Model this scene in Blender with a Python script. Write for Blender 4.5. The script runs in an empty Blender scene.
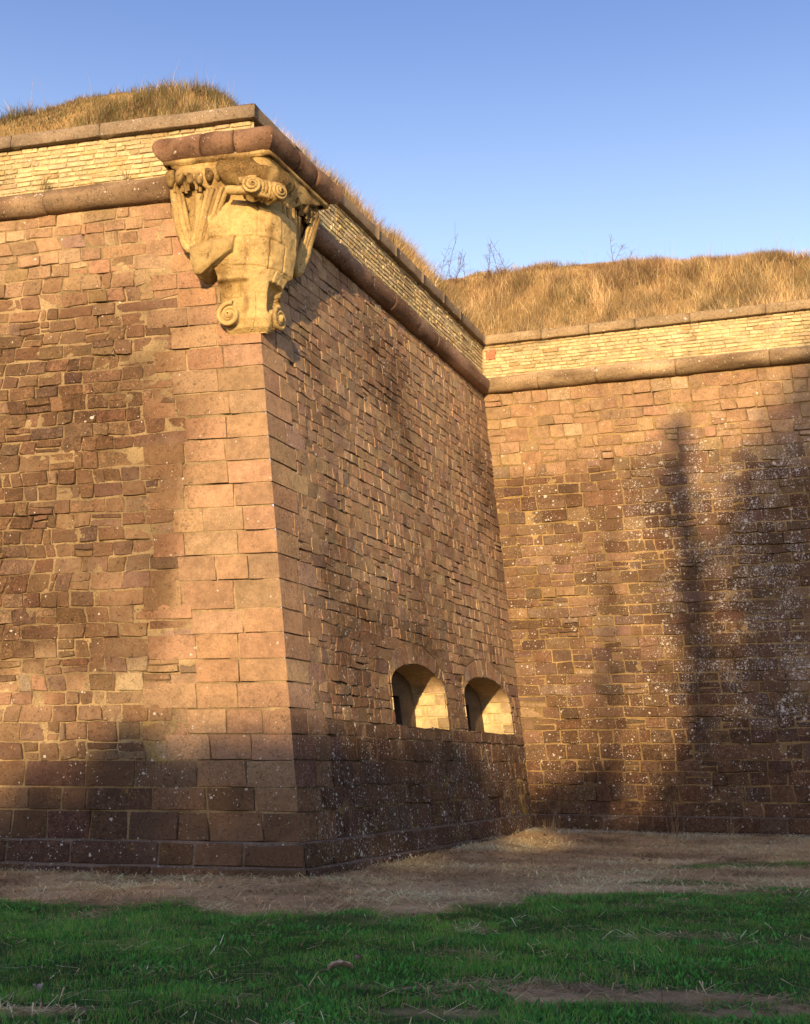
import bpy, math, random
import numpy as np
from mathutils import Matrix, Vector
R = math.radians
rng = np.random.default_rng(7)
random.seed(7)
SC = bpy.context.scene
COL = SC.collection

# ---------------------------------------------------------------- calibration
F_PX, PITCH, ROLL = 1212.2, 0.20584, 0.0019
EYE = np.array([0, 0, 1.6])
AL, AF, AC = 1.80728, 0.38961, 1.89864
BL, BF, BC = 0.04748, 0.12712, 0.08664
ZP, ZCB, ZCT, ZKB, ZKT = 0.503, 10.927, 11.382, 12.266, 12.510
FLEN = 11.635
uv = lambda a: np.array([math.sin(a), math.cos(a)])
uL, uF, uC = uv(AL), uv(AF), uv(AC)
nL = np.array([uL[1], -uL[0]]); nL = nL if nL[1] < 0 else -nL
nF = np.array([uF[1], -uF[0]]); nF = nF if nF[0] > 0 else -nF
nC = np.array([uC[1], -uC[0]]); nC = nC if nC[1] < 0 else -nC
C0 = np.array([-1.48435, 17.90109]); I0 = C0 + uF * FLEN
WALL = {'L': (C0, uL, nL, BL), 'F': (C0, uF, nF, BF), 'C': (I0, uC, nC, BC)}

def isect(c, n1, o1, n2, o2):
    return np.linalg.solve(np.array([n1, n2]), np.array([n1 @ c + o1, n2 @ c + o2]))
def zb(z): return min(z, ZCB) - ZP
def corner_out(z, o=0.0):
    return isect(C0, nL, -BL * zb(z) + o, nF, -BF * zb(z) + o)
def corner_in(z, o=0.0):
    return isect(I0, nF, -BF * zb(z) + o, nC, -BC * zb(z) + o)

# ---------------------------------------------------------------- noise
def _hash(ix, iy, iz, seed):
    h = (ix.astype(np.int64) * 374761393 + iy.astype(np.int64) * 668265263 + iz.astype(np.int64) * 2147483647 + seed * 1274126177) & 0xFFFFFFFF
    h = ((h ^ (h >> 13)) * 1274126177) & 0xFFFFFFFF
    return ((h ^ (h >> 16)) & 0xFFFF) / 65535.0
def vnoise(x, y, z=None, seed=0):
    x = np.asarray(x, float); y = np.asarray(y, float)
    z = np.zeros_like(x) if z is None else np.asarray(z, float)
    xi, yi, zi = np.floor(x), np.floor(y), np.floor(z)
    fx, fy, fz = x - xi, y - yi, z - zi
    fx, fy, fz = (t * t * (3 - 2 * t) for t in (fx, fy, fz))
    r = 0
    for dx in (0, 1):
        for dy in (0, 1):
            for dz in (0, 1):
                w = (fx if dx else 1 - fx) * (fy if dy else 1 - fy) * (fz if dz else 1 - fz)
                r = r + w * _hash(xi + dx, yi + dy, zi + dz, seed)
    return r * 2 - 1
def fbm(x, y, z=None, seed=0, oct=4):
    a, s, r = 1.0, 1.0, 0
    for k in range(oct):
        r = r + a * vnoise(np.asarray(x) * s, np.asarray(y) * s, None if z is None else np.asarray(z) * s, seed + k * 17)
        a *= .5; s *= 2.03
    return r
def sm(a, b, x):
    t = np.clip((np.asarray(x, float) - a) / (b - a), 0, 1)
    return t * t * (3 - 2 * t)

# ---------------------------------------------------------------- materials
def new_mat(name):
    m = bpy.data.materials.new(name); m.use_nodes = True
    nt = m.node_tree; nt.nodes.clear()
    return m, nt
class G:
    def __init__(s, nt): s.nt = nt
    def n(s, t, ins=None, **kw):
        nd = s.nt.nodes.new(t)
        for k, v in kw.items(): setattr(nd, k, v)
        for k, v in (ins or {}).items():
            if isinstance(v, bpy.types.NodeSocket): s.nt.links.new(v, nd.inputs[k])
            else: nd.inputs[k].default_value = v
        return nd
    def math(s, op, a, b=0.0, c=None, clamp=False):
        d = {0: a, 1: b}
        if c is not None: d[2] = c
        nd = s.n('ShaderNodeMath', d, operation=op); nd.use_clamp = clamp
        return nd.outputs[0]
    def mix(s, f, a, b, blend='MIX'):
        nd = s.n('ShaderNodeMix', None, data_type='RGBA', blend_type=blend)
        for i, v in ((0, f), (6, a), (7, b)):
            if isinstance(v, bpy.types.NodeSocket): s.nt.links.new(v, nd.inputs[i])
            else: nd.inputs[i].default_value = v
        return nd.outputs[2]
    def ss(s, a, b, x):
        nd = s.n('ShaderNodeMapRange', {0: x, 1: a, 2: b, 3: 0.0, 4: 1.0}, interpolation_type='SMOOTHSTEP')
        return nd.outputs[0]

def stone_material(name, bump=0.5, rough=0.92):
    m, nt = new_mat(name); g = G(nt)
    pos = g.n('ShaderNodeTexCoord').outputs['Object']
    col = g.n('ShaderNodeVertexColor', layer_name='Col').outputs[0]
    wear = g.n('ShaderNodeVertexColor', layer_name='Wear').outputs[0]
    sep = g.n('ShaderNodeSeparateColor', {0: wear})
    pat, wl, yl = sep.outputs[0], sep.outputs[1], sep.outputs[2]
    n1 = g.n('ShaderNodeTexNoise', {'Vector': pos, 'Scale': 9.0, 'Detail': 8.0, 'Roughness': .68}).outputs[0]
    n2 = g.n('ShaderNodeTexNoise', {'Vector': pos, 'Scale': 34.0, 'Detail': 6.0, 'Roughness': .7}).outputs[0]
    n3 = g.n('ShaderNodeTexNoise', {'Vector': pos, 'Scale': 2.3, 'Detail': 5.0, 'Roughness': .6}).outputs[0]
    # tonal grain of the sandstone, with dark pits
    n5 = g.n('ShaderNodeTexNoise', {'Vector': pos, 'Scale': 19.0, 'Detail': 4.0, 'Roughness': .65}).outputs[0]
    rgh = g.ss(.05, .45, pat)                              # dressed blocks are smooth, the rest is coarse
    v = g.math('MULTIPLY_ADD', g.math('SUBTRACT', n2, .5), g.math('MULTIPLY_ADD', rgh, 2.2, 1.0), 1.0)
    v = g.math('MULTIPLY', v, g.math('ADD', 1.0, g.math('MULTIPLY', g.math('SUBTRACT', n1, .5), g.math('MULTIPLY_ADD', rgh, 1.2, 1.2))))
    v = g.math('MAXIMUM', v, .12)
    v = g.math('MULTIPLY', v, g.math('MULTIPLY_ADD', g.ss(.43, .33, n5), g.math('MULTIPLY', rgh, -.5), 1.0))
    c = g.mix(1.0, col, g.n('ShaderNodeCombineColor', {0: v, 1: v, 2: v}).outputs[0], 'MULTIPLY')
    # dark crust in patches
    pm = g.math('ADD', g.math('ADD', pat, g.math('MULTIPLY_ADD', n1, 1.6, -.8)), g.math('MULTIPLY_ADD', n2, 1.3, -.65))
    pm = g.math('MULTIPLY', g.ss(.28, .75, pm), .9)
    c = g.mix(pm, c, g.mix(1.0, c, (.36, .31, .29, 1), 'MULTIPLY'))
    # yellow lichen
    ym = g.math('ADD', yl, g.math('ADD', g.math('MULTIPLY_ADD', n3, 1.2, -.6), g.math('MULTIPLY_ADD', n2, 1.0, -.5)))
    c = g.mix(g.math('MULTIPLY', g.ss(.45, .8, ym), .65), c, (.40, .27, .06, 1))
    # white lichen: blotches of many sizes
    ncl = g.n('ShaderNodeTexNoise', {'Vector': pos, 'Scale': 1.7, 'Detail': 4.0, 'Roughness': .65}).outputs[0]
    wl = g.math('MULTIPLY', wl, g.math('MULTIPLY_ADD', g.ss(.40, .64, ncl), 1.5, .15))
    for sc, th in ((7.0, .26), (15.0, .34), (30.0, .38), (52.0, .36)):
        wp = g.n('ShaderNodeVectorMath', {0: pos, 1: g.n('ShaderNodeVectorMath', {0: g.n('ShaderNodeTexNoise', {'Vector': pos, 'Scale': sc * 2.2, 'Detail': 3.0}).outputs[1], 'Scale': .75 / sc}, operation='SCALE').outputs[0]}, operation='ADD').outputs[0]
        vo = g.n('ShaderNodeTexVoronoi', {'Vector': wp, 'Scale': sc, 'Randomness': 1.0})
        rnd = g.n('ShaderNodeSeparateColor', {0: vo.outputs['Color']}).outputs[0]
        on = g.math('LESS_THAN', rnd, g.math('MULTIPLY', wl, .75) if sc > 8 else g.math('MULTIPLY', g.math('MULTIPLY', wl, wl), .7))
        rad = g.math('MULTIPLY_ADD', g.n('ShaderNodeSeparateColor', {0: vo.outputs['Color']}).outputs[1], th, .1)
        dot = g.math('MULTIPLY', on, g.ss(0.0, .1, g.math('SUBTRACT', rad, vo.outputs['Distance'])))
        dot = g.math('MULTIPLY', dot, g.math('MULTIPLY_ADD', n2, 1.0, .3))
        c = g.mix(g.math('MULTIPLY', dot, .95), c, (.58, .54, .47, 1))
    hgt = g.math('ADD', g.math('MULTIPLY', n2, .5), g.math('MULTIPLY', n1, .8))
    n4 = g.n('ShaderNodeTexNoise', {'Vector': pos, 'Scale': 95.0, 'Detail': 3.0, 'Roughness': .6}).outputs[0]
    hgt = g.math('ADD', hgt, g.math('MULTIPLY', n4, .22))
    b = g.n('ShaderNodeBump', {'Strength': bump, 'Distance': .035, 'Height': hgt}).outputs[0]
    p = g.n('ShaderNodeBsdfPrincipled', {'Base Color': c, 'Roughness': rough, 'Normal': b, 'Specular IOR Level': .15})
    o = g.n('ShaderNodeOutputMaterial'); nt.links.new(p.outputs[0], o.inputs[0])
    return m

def leaf_material(name, trans=.3, rough=.7):
    m, nt = new_mat(name); g = G(nt)
    col = g.n('ShaderNodeVertexColor', layer_name='Col').outputs[0]
    d = g.n('ShaderNodeBsdfPrincipled', {'Base Color': col, 'Roughness': rough, 'Specular IOR Level': .12})
    t = g.n('ShaderNodeBsdfTranslucent', {'Color': col})
    x = g.n('ShaderNodeMixShader', {0: trans, 1: d.outputs[0], 2: t.outputs[0]})
    o = g.n('ShaderNodeOutputMaterial'); nt.links.new(x.outputs[0], o.inputs[0])
    return m

def earth_material(name):
    m, nt = new_mat(name); g = G(nt)
    pos = g.n('ShaderNodeTexCoord').outputs['Object']
    col = g.n('ShaderNodeVertexColor', layer_name='Col').outputs[0]
    n1 = g.n('ShaderNodeTexNoise', {'Vector': pos, 'Scale': 6.0, 'Detail': 8.0, 'Roughness': .7}).outputs[0]
    n2 = g.n('ShaderNodeTexNoise', {'Vector': pos, 'Scale': 60.0, 'Detail': 5.0, 'Roughness': .7}).outputs[0]
    v = g.math('MULTIPLY', g.math('MULTIPLY_ADD', n1, 1.2, .4), g.math('MULTIPLY_ADD', n2, 1.2, .4))
    c = g.mix(1.0, col, g.n('ShaderNodeCombineColor', {0: v, 1: v, 2: v}).outputs[0], 'MULTIPLY')
    b = g.n('ShaderNodeBump', {'Strength': .7, 'Distance': .05, 'Height': g.math('ADD', n1, n2)}).outputs[0]
    p = g.n('ShaderNodeBsdfPrincipled', {'Base Color': c, 'Roughness': .95, 'Normal': b, 'Specular IOR Level': .1})
    o = g.n('ShaderNodeOutputMaterial'); nt.links.new(p.outputs[0], o.inputs[0])
    return m

M_STONE = stone_material('weathered sandstone', .85)
M_CARVED = stone_material('carved sandstone', 1.0)
M_EARTH = earth_material('earth')
M_BLADE = leaf_material('grass blades', .25)
M_LEAF = leaf_material('tree leaves', .2)
M_BARK = stone_material('bark', .8)

# ---------------------------------------------------------------- mesh building
class MB:
    """collects vertices, faces, colours and wear of one mesh"""
    def __init__(s): s.v, s.f, s.c, s.w, s.n = [], [], [], [], 0
    def add(s, v, f, c, w=None):
        v = np.asarray(v, float).reshape(-1, 3)
        c = np.asarray(c, float)
        if c.ndim == 1: c = np.tile(c, (len(v), 1))
        w = np.zeros((len(v), 3)) if w is None else np.asarray(w, float)
        if w.ndim == 1: w = np.tile(w, (len(v), 1))
        s.v.append(v); s.c.append(c[:, :3]); s.w.append(w)
        if isinstance(f, np.ndarray): s.f.append(f + s.n)
        else: s.f.append([[i + s.n for i in q] for q in f])
        s.n += len(v)
    def build(s, name, mat, parent=None, smooth=True, wear=True, crease=None):
        V = np.concatenate(s.v); Cc = np.concatenate(s.c)
        if parent is not None:
            org = np.array(world_loc(parent)); V = V - org
        me = bpy.data.meshes.new(name)
        loops, starts, tot = [], [], 0
        for blk in s.f:
            if isinstance(blk, np.ndarray):
                k = blk.shape[1]
                loops.append(blk.ravel()); starts.append(tot + np.arange(len(blk)) * k); tot += blk.size
            else:
                for q in blk:
                    loops.append(np.array(q)); starts.append(np.array([tot])); tot += len(q)
        loops = np.concatenate(loops).astype(np.int32); starts = np.concatenate(starts).astype(np.int32)
        me.vertices.add(len(V)); me.vertices.foreach_set('co', V.astype(np.float32).ravel())
        me.loops.add(len(loops)); me.loops.foreach_set('vertex_index', loops)
        me.polygons.add(len(starts)); me.polygons.foreach_set('loop_start', starts)
        me.update(calc_edges=True); me.validate()
        a = me.color_attributes.new('Col', 'FLOAT_COLOR', 'POINT')
        a.data.foreach_set('color', np.hstack([Cc, np.ones((len(Cc), 1))]).astype(np.float32).ravel())
        if wear:
            Wc = np.concatenate(s.w)
            a = me.color_attributes.new('Wear', 'FLOAT_COLOR', 'POINT')
            a.data.foreach_set('color', np.hstack([Wc, np.ones((len(Wc), 1))]).astype(np.float32).ravel())
        if smooth: me.polygons.foreach_set('use_smooth', np.ones(len(me.polygons), bool))
        if smooth and crease is not None: me.set_sharp_from_angle(angle=R(crease))
        me.materials.append(mat)
        o = bpy.data.objects.new(name, me); COL.objects.link(o)
        if parent is not None: o.parent = parent
        return o
def world_loc(o):
    l = np.array(o.location)
    while o.parent: o = o.parent; l = l + np.array(o.location)
    return l
def tag(o, label=None, cat=None, group=None, kind=None):
    if label: o['label'] = label
    if cat: o['category'] = cat
    if group: o['group'] = group
    if kind: o['kind'] = kind
    return o
def empty(name, loc, parent=None):
    o = bpy.data.objects.new(name, None); COL.objects.link(o); o.location = loc; o.empty_display_size = .3
    if parent is not None:
        o.location = np.array(loc) - world_loc(parent); o.parent = parent
    return o

def grid_faces(m, n, close_n=False):
    f = []
    i, j = np.meshgrid(np.arange(m - 1), np.arange(n if close_n else n - 1), indexing='ij')
    i, j = i.ravel(), j.ravel(); k = (j + 1) % n
    return np.stack([i * n + j, (i + 1) * n + j, (i + 1) * n + k, i * n + k], 1)
def loft(rings, cap=True):
    rings = np.asarray(rings, float); m, n, _ = rings.shape
    f = [list(q) for q in grid_faces(m, n, True)]
    if cap: f += [list(range(n))[::-1], [(m - 1) * n + j for j in range(n)]]
    return rings.reshape(-1, 3), f
def tube(path, rad, seg=10, flat=1.0, cap=True):
    path = np.asarray(path, float); n = len(path)
    rad = np.broadcast_to(np.asarray(rad, float), (n,))
    t = np.gradient(path, axis=0); t /= np.linalg.norm(t, axis=1)[:, None] + 1e-9
    ref = np.array([0, 0, 1.]) if abs(t[0, 2]) < .9 else np.array([1., 0, 0])
    rings = []
    a = ref - t[0] * (ref @ t[0]); a /= np.linalg.norm(a)
    th = np.linspace(0, 2 * np.pi, seg, endpoint=False)
    for k in range(n):
        a = a - t[k] * (a @ t[k]); a /= np.linalg.norm(a) + 1e-9
        b = np.cross(t[k], a)
        rings.append(path[k] + rad[k] * (np.cos(th)[:, None] * a + flat * np.sin(th)[:, None] * b))
    return loft(rings, cap)
def smooth_path(pts, it=3):
    p = np.asarray(pts, float)
    for _ in range(it):
        q = [p[0]]
        for a, b in zip(p[:-1], p[1:]): q += [a * .75 + b * .25, a * .25 + b * .75]
        q.append(p[-1]); p = np.array(q)
    return p

# ---------------------------------------------------------------- stone walls
def wpt(w, u, z, h):
    c, uu, n, b = WALL[w]
    u, z, h = (np.asarray(t, float) for t in (u, z, h))
    o = -b * (np.minimum(z, ZCB) - ZP) + h
    return np.stack([c[0] + uu[0] * u + n[0] * o, c[1] + uu[1] * u + n[1] * o, z + 0 * u], -1)
def ucorner(w, z, o=0.0):
    """distance along wall w at which its corner edge stands at height z"""
    if w == 'L': return (corner_out(z, o) - C0) @ uL
    if w == 'F0': return (corner_out(z, o) - C0) @ uF
    if w == 'F1': return (corner_in(z, o) - C0) @ uF
    if w == 'C': return (corner_in(z, o) - I0) @ uC

def stones(mb, mapf, cells, colf, wearf, relief=.012, rough=.012, depth=.04, bev=.014, mortar=(.22, .16, .09), warp=.010, seed=0, mortmix=.5, K=6):
    """cells: list of (corners 4x2 in order bl br tr tl, sharp flags (left,right), base h). One rough block per cell, K x K points."""
    if not cells: return
    Q = np.array([c[0] for c in cells], float)
    sharp = np.array([c[1] for c in cells], float)
    H0 = np.array([c[2] for c in cells], float)
    N = len(Q); L = K - 1
    r = np.random.default_rng(seed + 11)
    wid = np.linalg.norm((Q[:, 1] + Q[:, 2] - Q[:, 0] - Q[:, 3]) / 2, axis=1)
    hei = np.linalg.norm((Q[:, 3] + Q[:, 2] - Q[:, 0] - Q[:, 1]) / 2, axis=1)
    bs = np.minimum(bev * r.uniform(.5, 1.6, N) / wid, .25)[:, None]; bt = np.minimum(bev * r.uniform(.5, 1.6, N) / hei, .25)[:, None]
    one = np.ones((N, 1))
    mid = [one * i / (K - 3) for i in range(1, K - 3)]
    s = np.hstack([0 * one, bs] + mid + [1 - bs, one])
    t = np.hstack([0 * one, bt] + mid + [1 - bt, one])
    s[:, 1] = np.where(sharp[:, 0] > 0, .02, s[:, 1]); s[:, L - 1] = np.where(sharp[:, 1] > 0, .98, s[:, L - 1])
    S = np.repeat(s[:, :, None], K, 2); T = np.repeat(t[:, None, :], K, 1)
    for i in (1, L - 1):
        for j in (1, L - 1):
            k = r.uniform(0, .8, N)
            sh = (sharp[:, 0] if i == 1 else sharp[:, 1]) > 0
            k = np.where(sh, 0, k)
            S[:, i, j] += np.sign(2.5 - i) * bs[:, 0] * k; T[:, i, j] += np.sign(2.5 - j) * bt[:, 0] * k
    P = ((1 - S) * (1 - T))[..., None] * Q[:, None, None, 0] + (S * (1 - T))[..., None] * Q[:, None, None, 1] + (S * T)[..., None] * Q[:, None, None, 2] + ((1 - S) * T)[..., None] * Q[:, None, None, 3]
    ring = np.zeros((K, K)); ring[0, :] = ring[-1, :] = ring[:, 0] = ring[:, -1] = 1
    ring = np.repeat(ring[None], N, 0)
    keep = np.zeros((N, K, K))
    keep[:, 0, 1:-1] = sharp[:, 0][:, None]; keep[:, -1, 1:-1] = sharp[:, 1][:, None]
    U, Z = P[..., 0], P[..., 1]
    edge = np.maximum((1 - S) * sharp[:, 0][:, None, None], S * sharp[:, 1][:, None, None])
    free = 1 - sm(.6, 1, edge)
    wu = vnoise(U * 5, Z * 5, seed=seed) * warp + vnoise(U * 14, Z * 14, seed=seed + 5) * warp * .6
    wz = vnoise(U * 2.2 + 40, Z * 5, seed=seed + 1) * warp + vnoise(U * 13 + 40, Z * 13, seed=seed + 6) * warp * .6
    U = U + wu * free; Z = Z + wz * free
    off = r.normal(0, relief, N)[:, None, None]
    tu, tz = r.normal(0, relief * .9, (2, N))
    tilt = tu[:, None, None] * (S - .5) * 2 + tz[:, None, None] * (T - .5) * 2
    h = off + tilt + rough * (fbm(U * 6, Z * 6, seed=seed + 3, oct=2) + .7 * vnoise(U * 19, Z * 19, seed=seed + 8))
    h = h * free
    h = np.where((ring > 0) & (keep < 1), np.minimum(h, 0) - depth, h)
    h = h + H0[:, None, None]
    V = mapf(U.ravel(), Z.ravel(), h.ravel())
    base = colf(Q.mean(1), wid, hei, r)
    cc = np.repeat(base[:, None], K * K, 1).reshape(-1, 3)
    e = (ring * (1 - keep)).ravel()[:, None]
    var = (1 + .16 * vnoise(U * 6, Z * 6, seed=seed + 9)).ravel()[:, None]
    cc = cc * var * (1 - mortmix * e) + np.array(mortar) * mortmix * e
    W = wearf(U.ravel(), Z.ravel(), np.repeat(r.uniform(0, 1, N), K * K))
    f = grid_faces(K, K)
    Fc = (f[None] + (np.arange(N) * K * K)[:, None, None]).reshape(-1, 4)
    mb.add(V, Fc, cc, W)

def backing(mb, mapf, us, zs, keepf, colf, wearf, base=-.02, amp=.02, seed=0, shift=None):
    U, Z = np.meshgrid(us, zs, indexing='ij'); m, n = U.shape
    if shift is not None: U = U + np.interp(Z, [ZP, ZCB], shift)
    h = base + amp * fbm(U * 3.1, Z * 3.1, seed=seed, oct=4) + .005 * vnoise(U * 17, Z * 17, seed=seed + 3) - .035 * sm(.3, .6, vnoise(U * 2.1, Z * 3.4, seed=seed + 8))
    V = mapf(U.ravel(), Z.ravel(), h.ravel())
    f = grid_faces(m, n)
    uc = (U[:-1, :-1] + U[1:, 1:]).ravel() / 2; zc = (Z[:-1, :-1] + Z[1:, 1:]).ravel() / 2
    k = keepf(uc, zc); f = f[k]
    mb.add(V, f, colf(U.ravel(), Z.ravel()), wearf(U.ravel(), Z.ravel(), np.full(U.size, .5)))

def rows(z0, z1, hmean, hvar, r, fixed=None):
    zs = [z0]
    while zs[-1] < z1 - .02:
        h = max(.08, r.normal(hmean(zs[-1]) if callable(hmean) else hmean, hvar))
        zs.append(zs[-1] + h)
    zs = np.array(zs); zs = z0 + (zs - z0) * (z1 - z0) / (zs[-1] - z0)
    return zs
def split(a, b, wmean, wvar, r):
    """cut the stretch a..b into block lengths"""
    x = [0.0]; L = b - a
    if L < .06: return [a, b]
    while x[-1] < L: x.append(x[-1] + max(.09, r.normal(wmean, wvar)))
    if len(x) > 2 and L - x[-2] < wmean * .5: x.pop(-2)
    x = np.array(x) * (L / x[-1]); x[-1] = L
    return list(a + x)

ALB = .80
# palettes -----------------------------------------------------------------
PINK = ALB * np.array([.385, .248, .138]); RED = ALB * np.array([.325, .19, .108]); TAN = ALB * np.array([.43, .295, .165]); PALE = ALB * np.array([.53, .40, .25])
BRN = ALB * np.array([.24, .15, .09]); GREY = ALB * np.array([.27, .20, .15]); OCH = np.array([.50, .32, .12]); LIME = np.array([.52, .425, .235]); PURP = ALB * np.array([.235, .145, .12])
def palette(pals, probs, jit=.09):
    pals = np.array(pals); probs = np.array(probs) / np.sum(probs)
    def f(ctr, wid, hei, r):
        k = r.choice(len(pals), len(ctr), p=probs)
        k2 = r.choice(len(pals), len(ctr), p=probs); a = r.uniform(0, .4, len(ctr))[:, None]
        c = pals[k] * (1 - a) + pals[k2] * a
        c = c * .62 + (pals * probs[:, None]).sum(0) * .38
        return c * (1 + r.normal(0, jit, len(ctr)))[:, None] * (1 + r.normal(0, .025, (len(ctr), 3)))
    return f
def zoned(fa, fb, mask):
    def f(ctr, wid, hei, r):
        a, b = fa(ctr, wid, hei, r), fb(ctr, wid, hei, r)
        m = np.clip(mask(ctr[:, 0], ctr[:, 1]), 0, 1); k = r.uniform(0, 1, len(ctr)) < m
        return np.where(k[:, None], b, a)
    return f

# ================================================================= BASTION
bastion = tag(empty('bastion', (C0[0], C0[1], 0)), 'sloping pink sandstone bastion with a carved ochre corbel and two arched gun openings', 'bastion')
curtain_wall = tag(empty('curtain_wall', (I0[0], I0[1], 0)), 'long battered sandstone wall behind the bastion, speckled with white lichen and crossed by tree shadows', 'fortress wall')

def quoin_u(w, zi):
    return None
r = np.random.default_rng(3)
QZ = rows(ZP, 8.62, .405, .02, r)                 # quoin courses up to the foot of the corbel
QZ = np.concatenate([QZ, rows(8.62, ZCB, .36, .02, r)[1:]])
QL = [1.25 + (.75 if k % 2 else .15) + r.uniform(-.18, .22) + (.15 if z < 5.5 else 0) for k, z in enumerate(QZ[:-1])]
QF = [.82 + (.0 if k % 2 else .42) + r.uniform(-.1, .1) for k, z in enumerate(QZ[:-1])]

def wear_L(u, z, rnd):
    d = fbm(u * .55, z * .55, seed=31, oct=3)
    quo = sm(-2.7, -1.5, u + .7 * d)                                        # clean ashlars near the corner
    midz = sm(1.8, 4.2, z + .8 * d) * (1 - sm(7.6, 10.2, z + .9 * d))
    p = .31 + .46 * midz * (1 - quo) - .18 * quo + .1 * midz * sm(-3.2, -4.2, u) - .12 * quo * sm(2.6, 3.4, z)
    p = p + .50 * (1 - sm(.9, 3.0, z + .7 * d)) + .30 * d * (1 - .6 * quo) + .22 * (rnd - .5)
    p = p - .2 * sm(9.4, 10.3, z)
    wl = .014 + .04 * sm(0, .8, d) * (1 - quo) + .16 * (1 - sm(1.4, 3, z)) * sm(-.5, .6, d)
    yl = .10 * (1 - quo) + .12 * sm(-2.9, -2.3, u) * (1 - sm(-2.1, -1.6, u)) + .18 * (1 - sm(2, 4, z))
    return np.stack([np.clip(p, 0, 1.2), np.clip(wl, 0, 1), np.clip(yl, 0, 1)], 1)
def wear_F(u, z, rnd):
    d = fbm(u * .5 + 9, z * .5, seed=37, oct=3)
    quo = 1 - sm(1.3, 2.0, u)
    p = .42 + .26 * d + .22 * (rnd - .5) - .24 * quo * sm(2.2, 3, z) + .45 * (1 - sm(1.5, 2.6, z + .4 * d)) - .12 * sm(8.5, 10.2, z)
    wl = .09 + .10 * sm(-.2, .8, d) - .06 * quo + .22 * (1 - sm(1.6, 2.8, z))
    yl = .14 + .2 * (1 - sm(.8, 2.4, z)) + .15 * sm(10.2, 11.4, u)
    return np.stack([np.clip(p, 0, 1.2), np.clip(wl, 0, 1), np.clip(yl, 0, 1)], 1)
def wear_C(u, z, rnd):
    d = fbm(u * .45 + 3, z * .45, seed=41, oct=4)
    top = sm(8.3, 9.5, z + .5 * d)
    p = .66 + .22 * d + .3 * (rnd - .5) - .50 * top - .2 * (1 - sm(.3, 1.2, u)) * top + .35 * (1 - sm(1.2, 2.6, z + .3 * d))
    dense = sm(1.2, 4.2, u + .8 * d) * sm(2.0, 3.6, z) * (1 - sm(8.6, 9.8, z + .5 * d))
    wl = .08 + .55 * dense + .60 * dense * sm(4.2, 5.6, u + .4 * d) + .12 * sm(.3, 1.3, z) * (1 - top)
    yl = .10 + .16 * (1 - sm(.3, 2.2, u + .5 * d)) * (1 - top * .6) + .05 * (1 - top)
    return np.stack([np.clip(p, 0, 1.2), np.clip(wl, 0, 1), np.clip(yl, 0, 1)], 1)

mapL = lambda u, z, h: wpt('L', u, z, h)
mapF = lambda u, z, h: wpt('F', u, z, h)
mapC = lambda u, z, h: wpt('C', u, z, h)

RUB_L = zoned(palette([PINK, RED, BRN, TAN, GREY, PALE, PURP], [3.6, 2.4, 2.2, 1.8, .9, .5, .6]), palette([PINK, RED, TAN, OCH, PALE, BRN], [4, 3, 2, .2, .4, .6]), lambda u, z: sm(8.4, 9.8, z) * .9)
PNK = ALB * np.array([.395, .245, .142])
QUO = palette([PNK, PNK * 1.08, RED * 1.15, PNK * .6 + TAN * .4, PALE * .95], [5, 3, 2.4, 1.2, .3], .09)
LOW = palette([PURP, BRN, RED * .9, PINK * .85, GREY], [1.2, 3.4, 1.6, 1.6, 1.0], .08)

# -- face wall (left) : quoins, rubble, large low courses
quoin = MB(); face = MB(); flank = MB()
GAP = .011
def cell(u0, u1, v0, v1, z0, z1, g=GAP, sharp=(0, 0), h=0.0):
    return (np.array([[u0 + (0 if sharp[0] else g), z0 + g], [u1 - (0 if sharp[1] else g), z0 + g], [v1 - (0 if sharp[1] else g), z1 - g], [v0 + (0 if sharp[0] else g), z1 - g]]), sharp, h)
cq, cf, cl = [], [], []
UMIN = -11.0
for k in range(len(QZ) - 1):
    z0, z1 = QZ[k], QZ[k + 1]
    e0, e1 = ucorner('L', z0), ucorner('L', z1)
    ql = QL[k]
    n = 2 if ql < 1.6 else 3
    cut = [-ql] + sorted([-ql + ql * (i + r.uniform(-.22, .22)) / n for i in range(1, n)]) + [0]
    for a, b in zip(cut[:-1], cut[1:]):
        j = r.normal(0, .012, 2); dz = r.normal(0, .006, 2)
        cq.append(cell(e0 + a + j[0] * (a > -ql), e0 + b, e1 + a, e1 + b, z0 + dz[0], z1 + dz[1], sharp=(0, 1 if b == 0 else 0), g=.008))
    if z0 < 1.65:                                  # low ashlar courses run right along the wall
        xs = split(UMIN, e0 - ql, .66, .18, r)
        for a, b in zip(xs[:-1], xs[1:]): cl.append(cell(a, b, a + r.normal(0, .01), b if b < xs[-1] else e1 - ql, z0, z1))
        continue

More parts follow.
